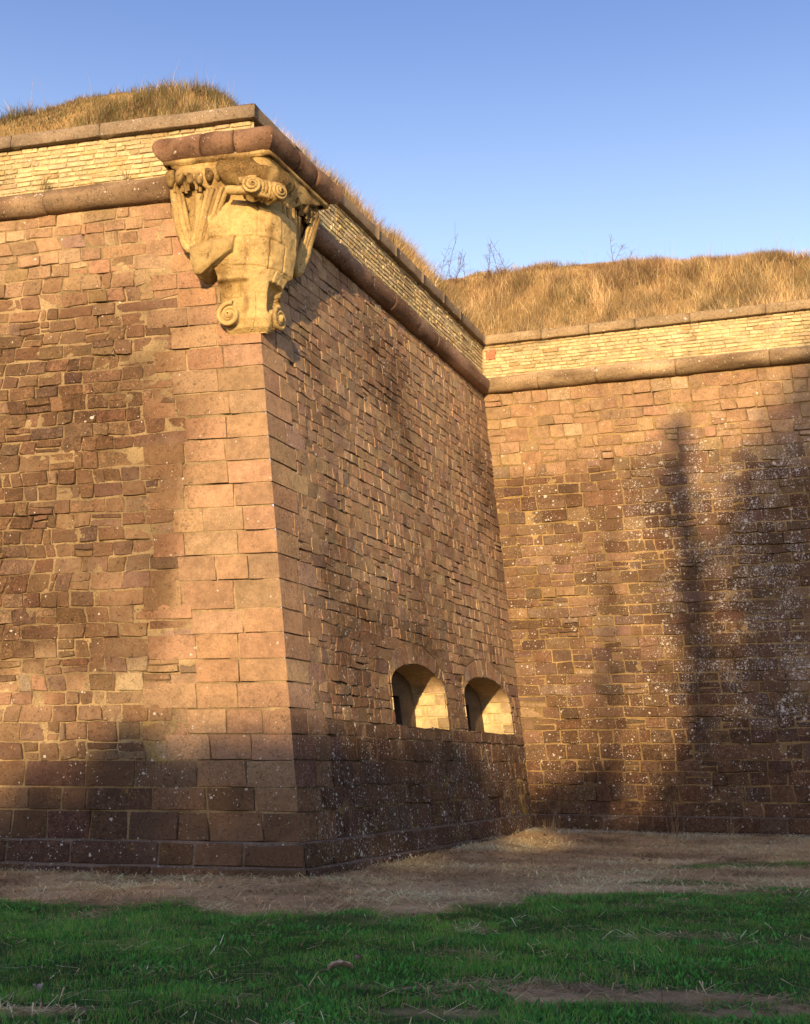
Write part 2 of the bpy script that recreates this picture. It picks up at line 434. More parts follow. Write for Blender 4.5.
def quoin_len(z, tab): return tab[int(np.clip(np.searchsorted(QZ, z) - 1, 0, len(tab) - 1))]
zlow = [z for z in QZ if z >= 1.65][0]
def rubble_rows(zlo, zhi, hm, left, right, wm, wv, out, spans=None, g=.007, jz=.011, ju=.012, lasth=0.0):
    zr = rows(zlo, zhi, hm, .035, r)
    for z0, z1 in zip(zr[:-1], zr[1:]):
        zm = (z0 + z1) / 2
        pcs = spans(z0, z1) if spans else [((left(z0, zm), left(z1, zm)), (right(z0, zm), right(z1, zm)))]
        for (l0, l1), (r0, r1) in pcs:
            if min(r0 - l0, r1 - l1) < .1: continue
            xs = [x / (r0 - l0) for x in split(0, r0 - l0, wm, wv, r)]
            for a, b in zip(xs[:-1], xs[1:]):
                t = r.uniform()
                A = [l0 + (r0 - l0) * a, l0 + (r0 - l0) * b, l1 + (r1 - l1) * a, l1 + (r1 - l1) * b]
                zz = [z0, z1]
                if t < .13 and z1 - z0 > .22: zz = [z0, z0 + (z1 - z0) * r.uniform(.42, .58), z1]
                for za, zc in zip(zz[:-1], zz[1:]):
                    ta, tc = (za - z0) / (z1 - z0), (zc - z0) / (z1 - z0)
                    q = cell(A[0] + (A[2] - A[0]) * ta, A[1] + (A[3] - A[1]) * ta, A[0] + (A[2] - A[0]) * tc, A[1] + (A[3] - A[1]) * tc, za, zc, g=g, h=lasth if b == xs[-1] else 0.0)
                    q[0][:, 1] += r.normal(0, jz, 4); q[0][1:3, 0] += r.normal(0, ju, 2); q[0][[0, 3], 0] += r.normal(0, ju * .5, 2)
                    out.append(q)
rubble_rows(zlow, ZCB, .245, lambda z, zm: UMIN + r.uniform(0, .3), lambda z, zm: ucorner('L', z) - min(quoin_len(zm - .1, QL), quoin_len(zm + .1, QL)) + .03, .37, .12, cf, lasth=-.010)
stones(quoin, mapL, cq, QUO, wear_L, relief=.004, rough=.005, depth=.02, bev=.005, warp=.005, mortar=(.32, .235, .14), seed=50, mortmix=.35)
stones(face, mapL, cf, RUB_L, wear_L, relief=.0065, rough=.010, depth=.022, bev=.010, warp=.015, seed=60, K=7, mortmix=.4, mortar=(.29, .21, .115))
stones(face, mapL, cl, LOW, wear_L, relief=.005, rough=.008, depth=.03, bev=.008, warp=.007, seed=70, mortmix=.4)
def mortar_col(base, seed):
    def f(u, z):
        n = fbm(u * 2, z * 2, seed=seed, oct=3)
        return np.array(base)[None] * (1 + .35 * n)[:, None]
    return f
def wear_mortar(wf, k=.45):
    def f(u, z, rnd):
        w = wf(u, z, rnd); w[:, 0] *= k; w[:, 1] *= .6; w[:, 2] *= 1.3
        return w
    return f
usL = -.024 - np.arange(0, 11, .07)[::-1]; zsL = np.arange(.45, ZCB + .25, .07)
keepL = lambda u, z: u > -99
backing(face, mapL, usL, zsL, keepL, mortar_col((.29, .21, .112), 5), wear_mortar(wear_L, .6), base=-.0165, amp=.004, seed=81, shift=[ucorner('L', ZP), ucorner('L', ZCB)])

# -- flank wall with two gun embrasures
ARCH = [dict(a=4.08, b=6.80, s=2.30, sp=3.02, r=.44), dict(a=7.95, b=11.05, s=2.31, sp=3.02, r=.46)]
def arch_top(A, u, grow=0.0):
    c, w = (A['a'] + A['b']) / 2, (A['b'] - A['a']) / 2 + grow
    t = np.clip(1 - ((u - c) / w) ** 2, 0, None)
    return A['sp'] + (A['r'] + grow) * np.sqrt(t)
RING = .42
def ring_half(A, z):
    """half width of the outer line of the arch ring at height z, None above it"""
    w, h = (A['b'] - A['a']) / 2 + .16, A['r'] + RING
    if z < A['s']: return None
    if z < A['sp']: return w
    t = 1 - ((z - A['sp']) / h) ** 2
    return w * math.sqrt(t) if t > 0 else None
def free_spans(e, z0, z1, lo0, lo1, hi0, hi1):
    """pieces of a course on the flank left free by the openings, as trapezoids"""
    edges = [(lo0, lo1)]
    for A in ARCH:
        c = (A['a'] + A['b']) / 2
        zm = (z0 + z1) / 2
        hm = ring_half(A, zm)
        if hm is None: continue
        h0 = ring_half(A, max(z0, A['s'] + .001)); h1 = ring_half(A, z1)
        h0 = hm if h0 is None else h0; h1 = hm * .75 if h1 is None else h1
        edges += [(c - h0, c - h1), (c + h0, c + h1)]
    edges.append((hi0, hi1))
    return [(edges[i], edges[i + 1]) for i in range(0, len(edges), 2)]
cq, cf, cl = [], [], []
RUB_F = palette([PINK * 1.15, RED * 1.2, BRN * 1.45, TAN * 1.0, GREY * 1.2, PURP * 1.25, PALE * 1.0], [2.8, 1.8, 3.0, 2.0, 1.0, .7, .4], .08)  # flank rubble colours raised to make up for weak grazing sunlight
FZ = list(QZ)
# courses must break at the sill and springing line of the openings
for zt in (2.30,):
    i = int(np.argmin([abs(z - zt) for z in FZ])); FZ[i] = zt
for k in range(len(FZ) - 1):
    z0, z1 = FZ[k], FZ[k + 1]
    y0, y1 = QZ[k], QZ[k + 1]
    e0, e1 = ucorner('F0', y0), ucorner('F0', y1); qf = QF[k]
    cut = [0, qf] if qf < .95 else [0, qf * r.uniform(.42, .58), qf]
    for a, b in zip(cut[:-1], cut[1:]):
        cq.append(cell(e0 + a, e0 + b, e1 + a, e1 + b, y0, y1, sharp=(1 if a == 0 else 0, 0), g=.009, h=0 if a == 0 else 0.0))
    if z0 < 2.25:
        i0, i1 = ucorner('F1', z0), ucorner('F1', z1)
        xs = [x / (i0 - e0 - qf) for x in split(0, i0 - e0 - qf, .5, .13, r)]
        for a, b in zip(xs[:-1], xs[1:]):
            L0, L1, W0, W1 = e0 + qf, e1 + qf, i0 - e0 - qf, i1 - e1 - qf
            q = cell(L0 + W0 * a, L0 + W0 * b, L1 + W1 * a, L1 + W1 * b, z0, z1, g=.01); q[0][:, 1] += r.normal(0, .010, 4); cl.append(q)
sp = lambda z0, z1: free_spans(None, z0, z1, ucorner('F0', z0) + quoin_len((z0 + z1) / 2, QF), ucorner('F0', z1) + quoin_len((z0 + z1) / 2, QF), ucorner('F1', z0) + .02, ucorner('F1', z1) + .02)
rubble_rows(FZ[[i for i, z in enumerate(FZ) if abs(z - 2.30) < .01][0]], ZCB, .225, None, None, .31, .1, cf, spans=sp, g=.006, jz=.012)
stones(quoin, mapF, cq, palette([PINK * 1.3, RED * 1.3, PURP * 1.6, TAN * 1.1], [4, 3, 1.5, 1], .06), wear_F, relief=.003, rough=.006, depth=.02, bev=.005, warp=.006, seed=90, mortmix=.35)  # flank corner blocks lightened too, against the same weak sunlight
stones(flank, mapF, cf, RUB_F, wear_F, relief=.004, rough=.011, depth=.022, bev=.008, warp=.016, seed=100, K=7, mortmix=.4)
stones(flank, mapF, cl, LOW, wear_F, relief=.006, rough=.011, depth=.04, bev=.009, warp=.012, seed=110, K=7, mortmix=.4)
def inside_arch(u, z, grow=.0):
    k = np.zeros(len(u), bool)
    for A in ARCH:
        k |= (u > A['a'] - grow) & (u < A['b'] + grow) & (z > A['s'] - grow) & (z < arch_top(A, u, grow))
    return k
def keepF(u, z):
    return (u < np.interp(z, [ZP, ZCB], [ucorner('F1', ZP), ucorner('F1', ZCB)]) + .12) & ~inside_arch(u, z, .03)
backing(flank, mapF, np.arange(.024, 12.9, .055), np.arange(.45, ZCB + .25, .055), keepF, mortar_col((.26, .18, .105), 6), wear_mortar(wear_F, .75), base=-.0145, amp=.005, seed=82, shift=[ucorner('F0', ZP), ucorner('F0', ZCB)])
o = face.build('face_wall', M_STONE, bastion, crease=32)
tag(o, 'sunlit front face of small dark rubble stones with yellow joints')
o = flank.build('flank_wall', M_STONE, bastion, crease=32)
tag(o, 'raked side face of rough brown rubble holding the gun openings')
o = quoin.build('quoin', M_STONE, bastion, crease=32)
tag(o, 'smooth pink corner blocks')

# -- embrasures: voussoirs, jamb blocks, reveal, dark gun port
DEP = .70
for A in ARCH:
    em = empty('embrasure', (*(C0 + uF * (A['a'] + A['b']) / 2), A['s']), bastion)
    c = (A['a'] + A['b']) / 2; w = (A['b'] - A['a']) / 2
    ring = MB(); cs = []
    nv = 15
    th = np.linspace(np.pi, 0, nv + 1)
    for a, b in zip(th[:-1], th[1:]):
        pin = lambda t: (c + w * math.cos(t), A['sp'] + A['r'] * math.sin(t))
        pout = lambda t: (c + (w + .16) * math.cos(t), A['sp'] + (A['r'] + RING - .02) * math.sin(t))
        q = np.array([pin(a), pin(b), pout(b), pout(a)]); m = q.mean(0); q = m + (q - m) * .965
        cs.append((q, (0, 0), -.004))
    stones(ring, mapF, cs, RUB_F, wear_F, relief=.006, rough=.010, depth=.04, bev=.010, warp=.01, seed=120)
    cs = []
    for s in (-1, 1):
        zz = [A['s'], A['s'] + .24, A['s'] + .47, A['sp']]
        for za, zc in zip(zz[:-1], zz[1:]):
            x = sorted([c + s * w, c + s * (w + .16)])
            cs.append(cell(x[0], x[1], x[0], x[1], za, zc, g=.008))
    stones(ring, mapF, cs, palette([PINK, RED, TAN], [3, 2, 1]), wear_F, relief=.006, rough=.008, depth=.03, bev=.015, warp=.006, seed=130)
    ring.build('arch', M_STONE, em, crease=32)
    # reveal: far and near jambs of pale blocks, vault and sill behind them
    rev = MB()
    wr = lambda u, z, rnd: np.stack([np.clip(.05 + .2 * rnd + .3 * fbm(u * 2.5, z * 2.5, seed=66), 0, 1), .02 + 0 * u, .1 + 0 * u], 1)
    pal = palette([LIME, LIME * 1.08, PALE, PINK * 1.05, TAN], [5, 3, 2, 1.6, 1.4], .13)
    def jamb(u0, s):
        def f(dd, z, h):      # dd depth behind the wall face, h out of the jamb into the opening
            return wpt('F', u0 + s * h + 0 * z, z, -dd)
        return f
    for u0, s in ((A['b'], -1), (A['a'], 1)):
        cs = []
        zz = rows(A['s'], A['sp'] + .42, .235, .02, r)
        for k, (za, zc) in enumerate(zip(zz[:-1], zz[1:])):
            xs = [.0, .25 + .2 * (k % 2), .52 + .08 * ((k + 1) % 2), DEP + .05]
            for i, (a, b) in enumerate(zip(xs[:-1], xs[1:])): cs.append(cell(a, b, a, b, za, zc, g=.008, sharp=(1 if i == 0 else 0, 0), h=-.012))
        stones(rev, jamb(u0, s), cs, pal, wr, relief=.006, rough=.007, depth=.02, bev=.012, warp=.006, mortar=(.30, .23, .12), seed=140)
        Ug, Zg = np.meshgrid(np.linspace(.02, DEP + .1, 8), np.linspace(A['s'] - .05, A['sp'] + .5, 10), indexing='ij')
        rev.add(jamb(u0, s)(Ug.ravel(), Zg.ravel(), np.full(Ug.size, -.028)), grid_faces(8, 10), (.52, .40, .20))
    us = c + w * np.cos(np.linspace(np.pi, 0, 25)); n = len(us)
    ds = np.linspace(.0, DEP + .1, 9)
    V = np.concatenate([wpt('F', us, arch_top(A, us) + .012 * fbm(us * 5, us * 0 + d_ * 7, seed=7, oct=2) + .004, np.full(n, -d_ - .004)) for d_ in ds])
    rev.add(V, grid_faces(len(ds), n), np.array([.36, .26, .15]) * (1 + .2 * vnoise(V[:, 0] * 9, V[:, 1] * 9, V[:, 2] * 9))[:, None], (.1, 0, .1))
    us = np.linspace(A['a'], A['b'], 14)
    V = np.concatenate([wpt('F', us, A['s'] + .02 * fbm(us * 4, us * 0 + d_ * 5, seed=8, oct=2) - .03 + .05 * d_, np.full(14, -d_)) for d_ in np.linspace(-.01, DEP + .1, 9)])
    rev.add(V, grid_faces(9, 14), (.34, .25, .15), (.15, .02, .1))
    rev.build('reveal', M_STONE, em, crease=32)
    # back wall of the opening with the narrow gun port
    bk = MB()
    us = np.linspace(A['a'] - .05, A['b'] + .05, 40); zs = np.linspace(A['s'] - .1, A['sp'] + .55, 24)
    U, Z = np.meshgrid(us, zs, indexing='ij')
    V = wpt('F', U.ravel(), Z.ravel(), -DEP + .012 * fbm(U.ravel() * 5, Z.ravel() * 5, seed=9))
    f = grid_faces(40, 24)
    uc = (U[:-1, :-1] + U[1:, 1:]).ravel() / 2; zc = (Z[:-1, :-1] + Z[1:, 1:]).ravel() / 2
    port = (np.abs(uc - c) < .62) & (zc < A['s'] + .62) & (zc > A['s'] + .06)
    bk.add(V, f[~port], np.array([.12, .085, .055]) * (1 + .25 * vnoise(V[:, 0] * 5, V[:, 2] * 7))[:, None], (.3, 0, .1))  # darkened colour stands in for shade at the back of the opening
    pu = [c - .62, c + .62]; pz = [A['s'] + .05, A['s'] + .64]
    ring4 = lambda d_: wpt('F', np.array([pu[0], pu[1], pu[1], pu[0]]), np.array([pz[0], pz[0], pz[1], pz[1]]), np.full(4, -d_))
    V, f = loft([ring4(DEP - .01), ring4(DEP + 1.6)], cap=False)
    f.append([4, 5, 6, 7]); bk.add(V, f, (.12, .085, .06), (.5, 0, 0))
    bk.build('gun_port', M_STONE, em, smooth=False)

# -- plinth: a projecting course with a lower footing course
def plinth(name, parent, spec):
    mb = MB()
    for w, lo, hi, sharp in spec:
        mp = lambda u, z, h, w=w: wpt(w, u, z, h)
        wf = {'L': wear_L, 'F': wear_F, 'C': wear_C}[w]
        for (z0, z1, hh, wm) in ((.16, ZP, .10, .85), (-.25, .16, .17, 1.0)):
            a0, a1 = lo(hh), hi(hh)
            xs = split(a0, a1, wm, .22, r)
            cs = []
            for i, (a, b) in enumerate(zip(xs[:-1], xs[1:])):
                cs.append(cell(a, b, a, b, z0, z1, g=.008, sharp=(1 if i == 0 and sharp[0] else 0, 1 if b == xs[-1] and sharp[1] else 0), h=hh))
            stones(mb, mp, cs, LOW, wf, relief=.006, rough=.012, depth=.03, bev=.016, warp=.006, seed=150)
            us = np.arange(a0, a1 + .1, .2); us[-1] = a1
            # weathered ledge on top of the course
            V = np.concatenate([wpt(w, us, np.full(len(us), z1 + dz) + .006 * vnoise(us * 7, us * 0), np.full(len(us), h_)) for dz, h_ in ((-.42, hh - .022), (-.02, hh - .022), (.006, hh - .04), (.014, hh - .16))])
            mb.add(V, grid_faces(4, len(us)), np.array([.16, .115, .085]) * (1 + .25 * vnoise(V[:, 0] * 4, V[:, 1] * 4))[:, None], (.3, .12, .2))
    return mb.build(name, M_STONE, parent, crease=32)
zc_ = lambda f: f
plinth('plinth', bastion, [('L', lambda h: UMIN, lambda h: (corner_out(ZP, h) - C0) @ uL, (0, 1)), ('F', lambda h: (corner_out(ZP, h) - C0) @ uF, lambda h: (corner_in(ZP, h) - C0) @ uF, (1, 0))])

# -- cordon: the round string course
def cordon_run(mb, w, a, b, seed, tone=(.30, .21, .13), rad=.215, sharp=(0, 0)):
    zc = (ZCB + ZCT) / 2; rr = np.random.default_rng(seed)
    xs = split(a, b, 1.7, .4, rr)
    for x0, x1 in zip(xs[:-1], xs[1:]):
        g0 = 0 if (x0 == xs[0] and sharp[0]) else .004; g1 = 0 if (x1 == xs[-1] and sharp[1]) else .004
        t = np.array([0, .0, .03, .2, .4, .6, .8, .97, 1, 1]); us = x0 + g0 + (x1 - x0 - g0 - g1) * t
        shr = np.array([.2, .975, 1, 1, 1, 1, 1, 1, .975, .2]); th = np.linspace(-.62 * np.pi, .62 * np.pi, 15)
        dz = rr.normal(0, .008); dh = rr.normal(0, .008); k = rr.normal(1, .02)
        c, n = WALL[w][0], WALL[w][2]
        rings = []
        U = np.repeat(us[:, None], len(th), 1); TH = np.repeat(th[None], len(us), 0)
        RR = rad * k * shr[:, None] * (1 + .05 * fbm(U * 3, TH * 1.5, seed=seed, oct=3))
        V = wpt(w, U.ravel(), np.full(U.size, ZCB), (.02 + dh + RR * np.cos(TH)).ravel())
        V[:, 2] = (zc + dz + RR * np.sin(TH)).ravel()
        # flat mitre at the corners instead of a rounded end
        col = np.array(tone) * rr.uniform(.9, 1.12) * (1 + .3 * fbm(U.ravel() * 2, TH.ravel(), seed=seed + 1, oct=3))[:, None]
        wr = np.stack([np.clip(.52 + .3 * fbm(U.ravel(), TH.ravel() * .5, seed=seed + 2), 0, 1), .08 + .2 * np.clip(np.sin(TH.ravel()), 0, 1), .15 + 0 * U.ravel()], 1)
        mb.add(V, grid_faces(len(us), len(th)), col, wr)
mbc = MB()
eL = ucorner('L', ZCB); eF = ucorner('F0', ZCB); iF = ucorner('F1', ZCB); iC = ucorner('C', ZCB)
cordon_run(mbc, 'L', UMIN, eL - 1.38, 201)
mbc.build('cordon', M_STONE, bastion)
mbc = MB()
cordon_run(mbc, 'F', eF + 1.2, iF + .06, 202, tone=(.25, .16, .11))
mbc.build('cordon', M_STONE, bastion)

# -- parapet of narrow limestone bricks, and coping slabs
wear_P = lambda u, z, rnd: np.stack([np.clip(.14 + .30 * fbm(u * .8, z * 1.5, seed=61) + .2 * (rnd - .5) + .2 * sm(12.1, 12.27, z), 0, 1), .05 + 0 * u, .12 + 0 * u], 1)
def parapet_run(mb, w, lo, hi, seed, broken=None, ext=0.0):
    rr = np.random.default_rng(seed)
    zs = rows(ZCT - .12, ZKB, .092, .006, rr); cs = []
    for z0, z1 in zip(zs[:-1], zs[1:]):
        xs = split(lo, hi, .27, .09, rr)
        for a, b in zip(xs[:-1], xs[1:]):
            m, zm = (a + b) / 2, (z0 + z1) / 2
            if broken and broken(m, zm) > rr.uniform(0, 1): continue
            if rr.uniform() < .012: continue
            q = cell(a, b, a, b, z0, z1, g=.007, h=-.02); q[0][:, 1] += rr.normal(0, .003, 4)
            cs.append(q)
    mp = lambda u, z, h: wpt(w, u, z, h)
    stones(mb, mp, cs, palette([LIME, LIME * 1.1, PALE, OCH, TAN], [6, 3, 2, 1.2, .8], .1), wear_P, relief=.004, rough=.005, depth=.022, bev=.008, warp=.006, mortar=(.42, .34, .19), seed=seed)
    U, Z = np.meshgrid(np.arange(lo - ext, hi + .05, .08), np.linspace(ZCT - .15, ZKB + .02, 14), indexing='ij')
    V = wpt(w, U.ravel(), Z.ravel(), -.040 + .007 * fbm(U.ravel() * 3, Z.ravel() * 3, seed=seed))
    mb.add(V, grid_faces(*U.shape), np.array([.40, .32, .18]) * (1 + .3 * fbm(U.ravel() * 3, Z.ravel() * 5, seed=3, oct=2))[:, None], wear_P(U.ravel(), Z.ravel(), np.full(U.size, .4)))
mbp = MB()
parapet_run(mbp, 'L', UMIN, eL - .02, 211)
parapet_run(mbp, 'F', eF + .02, iF, 212, broken=lambda u, z: .55 * sm(6.2, 7.2, u) * sm(11.75, 12.1, z) * (1 if vnoise(np.array([u * 1.6]), np.array([z * 3]), seed=5)[0] > .05 else 0))
mbp.build('parapet', M_STONE, bastion, crease=32)
def coping_run(mb, w, lo, hi, seed, over=.09, sharp=(0, 0), tone=(.26, .20, .135)):
    rr = np.random.default_rng(seed); xs = split(lo, hi, 1.6, .4, rr)
    c, uu, n, b = WALL[w]
    for i, (a, d) in enumerate(zip(xs[:-1], xs[1:])):
        a2 = a + (0 if i == 0 and sharp[0] else .006); d2 = d - (0 if d == xs[-1] and sharp[1] else .006)
        dh, dz = rr.normal(0, .004), rr.normal(0, .003)
        prof = [(-.1, ZKB), (over - .012, ZKB), (over, ZKB + .015), (over + .002, ZKT - .03), (over - .02, ZKT), (-.25, ZKT + .03), (-.45, ZKT - .05)]
        t = np.linspace(0, 1, 9); us = a2 + (d2 - a2) * t
        V = []
        for uu_ in us:
            for (h_, z_) in prof:
                p = wpt(w, uu_, ZCB, h_ + dh + .012 * float(vnoise(np.array([uu_ * 4]), np.array([z_ * 6]), seed=seed)[0])); p[2] = z_ + dz + .01 * float(vnoise(np.array([uu_ * 3 + 9]), np.array([h_ * 6]), seed=seed)[0]); V.append(p)
        V = np.array(V); m = len(prof)
        f = [list(q) for q in grid_faces(9, m)] + [list(range(m))[::-1], [8 * m + j for j in range(m)]]
        col = np.array(tone) * rr.uniform(.92, 1.1) * (1 + .3 * vnoise(V[:, 0] * 3, V[:, 1] * 5, V[:, 2] * 9))[:, None]
        mb.add(V, f, col, (.42, .06, .2))
mbk = MB()
kL = (isect(C0, nL, -BL * zb(12) , nF, -BF * zb(12) ) - C0) @ uL
coping_run(mbk, 'L', UMIN, (corner_out(12, .09) - C0) @ uL, 221, sharp=(0, 1))
coping_run(mbk, 'F', (corner_out(12, .09) - C0) @ uF, (corner_in(12, .09) - C0) @ uF, 222, sharp=(1, 1))
mbk.build('coping', M_STONE, bastion, smooth=False)

# ---------------------------------------------------------------- carved corbel on the corner
corbel = empty('corbel', (*corner_out(8.5), 8.45), bastion)
tag(corbel, 'carved ochre sandstone corbel with scrolls and hanging drapery, base of a vanished sentry box')
CT = corner_out(12)
LIMEC = np.array([.48, .335, .14])
def kp(side, a, o, z):
    if side == 'L': p = CT - uL * a + nL * o
    else: p = CT + uF * a + nF * o
    return np.array([p[0], p[1], z])
def kcorner(oL, oF, z):
    p = isect(CT, nL, oL, nF, oF); return np.array([p[0], p[1], z])
DIAG = kcorner(1, 1, 0)[:2] - CT; DIAG = DIAG / np.linalg.norm(DIAG)
def corbel_ring(z, aL, aF, oL, oF, rnd=.5, n=40):
    K = kcorner(oL, oF, z)
    A, B = kp('L', aL, oL, z), kp('F', aF, oF, z)
    pts = [A, A + (K - A) * (1 - rnd), K + (A - K) * rnd * .3 + (B - K) * rnd * .3 if False else K, B + (K - B) * (1 - rnd), B]
    p0, p1, p2 = pts[1], K, pts[3]
    curve = [A]
    for t in np.linspace(0, 1, 14): curve.append((1 - t) ** 2 * p0 + 2 * t * (1 - t) * p1 + t * t * p2)
    curve.append(B)
    curve = np.array(curve)
    s = np.concatenate([[0], np.cumsum(np.linalg.norm(np.diff(curve, axis=0), axis=1))]); s += np.arange(len(s)) * 1e-6
    tt = np.linspace(0, s[-1], n)
    c = np.stack([np.interp(tt, s, curve[:, k]) for k in range(3)], 1)
    inn = [kp('F', aF, -.35, z), np.array([*(CT - DIAG * .7), z]), kp('L', aL, -.35, z)]
    return np.vstack([c, inn])
def interp_profile(prof, zs):
    prof = np.array(prof); 
    return np.stack([np.interp(zs, prof[:, 0], prof[:, k]) for k in range(1, prof.shape[1])], 1)
def weather(V, amp=.012, f=5.0, seed=0):
    V = np.asarray(V, float)
    return V + amp * np.stack([fbm(V[:, 0] * f + k * 31, V[:, 1] * f, V[:, 2] * f, seed=seed + k, oct=3) for k in range(3)], 1)
def ccol(V, base=LIMEC, seed=0, amt=.18):
    n = fbm(V[:, 0] * 2.2, V[:, 1] * 2.2, V[:, 2] * 2.2, seed=seed, oct=3)
    return np.array(base)[None] * (1 + amt * n)[:, None]
def cwear(V, seed=0, k=.2):
    n = fbm(V[:, 0] * 1.6, V[:, 1] * 1.6, V[:, 2] * 1.6, seed=seed + 4, oct=3)
    top = sm(10.3, 11.2, V[:, 2])
    return np.stack([np.clip(.20 + k * n + .46 * top + .34 * fbm(V[:, 0] * 5, V[:, 1] * 5, V[:, 2] * .7, seed=seed + 6, oct=2), 0, 1), .015 + 0 * n, .12 + 0 * n], 1)
def cadd(mb, V, f, base=LIMEC, amp=.01, fr=6, seed=0, k=.2):
    V = weather(V, amp, fr, seed); mb.add(V, f, ccol(V, base, seed), cwear(V, seed, k))

core = [  # z, aL, aF, oL, oF, rounding
    (8.40, .22, .04, .12, .40, .25), (8.48, .25, .12, .20, .46, .3), (8.62, .29, .20, .26, .50, .35), (8.85, .33, .26, .27, .48, .45), (9.10, .36, .32, .26, .45, .5),
    (9.35, .40, .42, .30, .46, .6), (9.47, .44, .50, .34, .49, .65), (9.52, .47, .56, .38, .54, .7), (9.9, .51, .60, .44, .58, .75), (10.2, .53, .62, .46, .58, .78),
    (10.5, .54, .62, .45, .56, .8), (10.58, .52, .60, .42, .52, .8), (10.64, .50, .56, .36, .46, .8), (10.85, .58, .64, .42, .5, .6), (11.0, .75, .85, .52, .56, .4), (11.12, 1.0, 1.2, .58, .61, .2), (11.24, 1.18, 1.45, .60, .63, .12)]
NR, NC = 190, 96
zs = np.linspace(8.40, 11.24, NR); P = interp_profile(core, zs)
mb = MB()
V, f = loft([corbel_ring(z, *p, n=NC) for z, p in zip(zs, P)])
# the console is laid up of blocks: open joints and slightly shifted faces
V = V.reshape(NR, NC + 3, 3); ss_ = np.linspace(0, 1, NC)[None, :]; zz_ = zs[:, None]
beds = [8.40, 9.05, 9.50, 9.98, 10.60, 11.3]; dep = np.zeros((NR, NC)); rq = np.random.default_rng(12)
cuts = [[.52], [.30, .72], [.36, .60, .80], [.22, .47, .74], [.4, .62]]
jit = .012 * vnoise(ss_ * 9 + 0 * zz_, zz_ * 2 + 0 * ss_, seed=3)
for i, (za, zb_) in enumerate(zip(beds[:-1], beds[1:])):
    inrow = (zz_ + jit >= za) & (zz_ + jit < zb_)
    edges_ = [-1] + cuts[i] + [2]
    for a_, b_ in zip(edges_[:-1], edges_[1:]):
        dep += np.where(inrow & (ss_ >= a_) & (ss_ < b_), rq.normal(0, .009), 0)
    for a_ in cuts[i]: dep -= np.where(inrow, 0.024 * np.exp(-((ss_ - a_ - jit * .3) / .006) ** 2), 0)
    dep -= .026 * np.exp(-((zz_ + jit - za) / .010) ** 2)
hol = sm(8.70, 8.78, zz_) * (1 - sm(9.26, 9.30, zz_))
dep -= .17 * hol * sm(.44, .34, ss_) * np.sqrt(np.clip(1 - ((zz_ - 8.95) / .36) ** 2, 0, 1)) + .20 * hol * sm(.66, .76, ss_) * np.sqrt(np.clip(1 - ((zz_ - 8.95) / .36) ** 2, 0, 1))
dirs = np.concatenate([np.linspace(0, 1, NC)])[:, None]
dirs = (1 - dirs) * np.array([*nL, 0]) + dirs * np.array([*nF, 0]); dirs /= np.linalg.norm(dirs, axis=1)[:, None]
V[:, :NC] += dep[..., None] * dirs[None] * (np.abs(np.linspace(-1, 1, NC)) < .985)[None, :, None]
cadd(mb, V.reshape(-1, 3), f, amp=.009, fr=9, seed=300, k=.6)
wing = [(9.70, .90, .90, .09, .16, .05), (9.76, .95, .96, .16, .20, .05), (10.2, 1.03, 1.12, .21, .25, .05), (10.6, 1.12, 1.28, .27, .31, .05), (10.95, 1.19, 1.42, .36, .40, .05), (11.24, 1.22, 1.50, .52, .55, .05)]
zs = np.linspace(9.70, 11.24, 36); P = interp_profile(wing, zs)
V, f = loft([corbel_ring(z, *p) for z, p in zip(zs, P)])
cadd(mb, V, f, base=LIMEC * .9, amp=.012, fr=4, seed=301, k=.4)
mb.build('console', M_CARVED, corbel, smooth=False)
# abacus slab
mb = MB()
prof = [(11.235, .0, .0), (11.24, .05, .06), (11.30, .06, .08), (11.34, .02, .03)]
V, f = loft([corbel_ring(z, 1.22 + e, 1.56 + e, .60 + e, .62 + e, .04) for z, e, _ in prof])
cadd(mb, V, f, amp=.008, seed=302, k=.4); mb.build('abacus', M_CARVED, corbel)
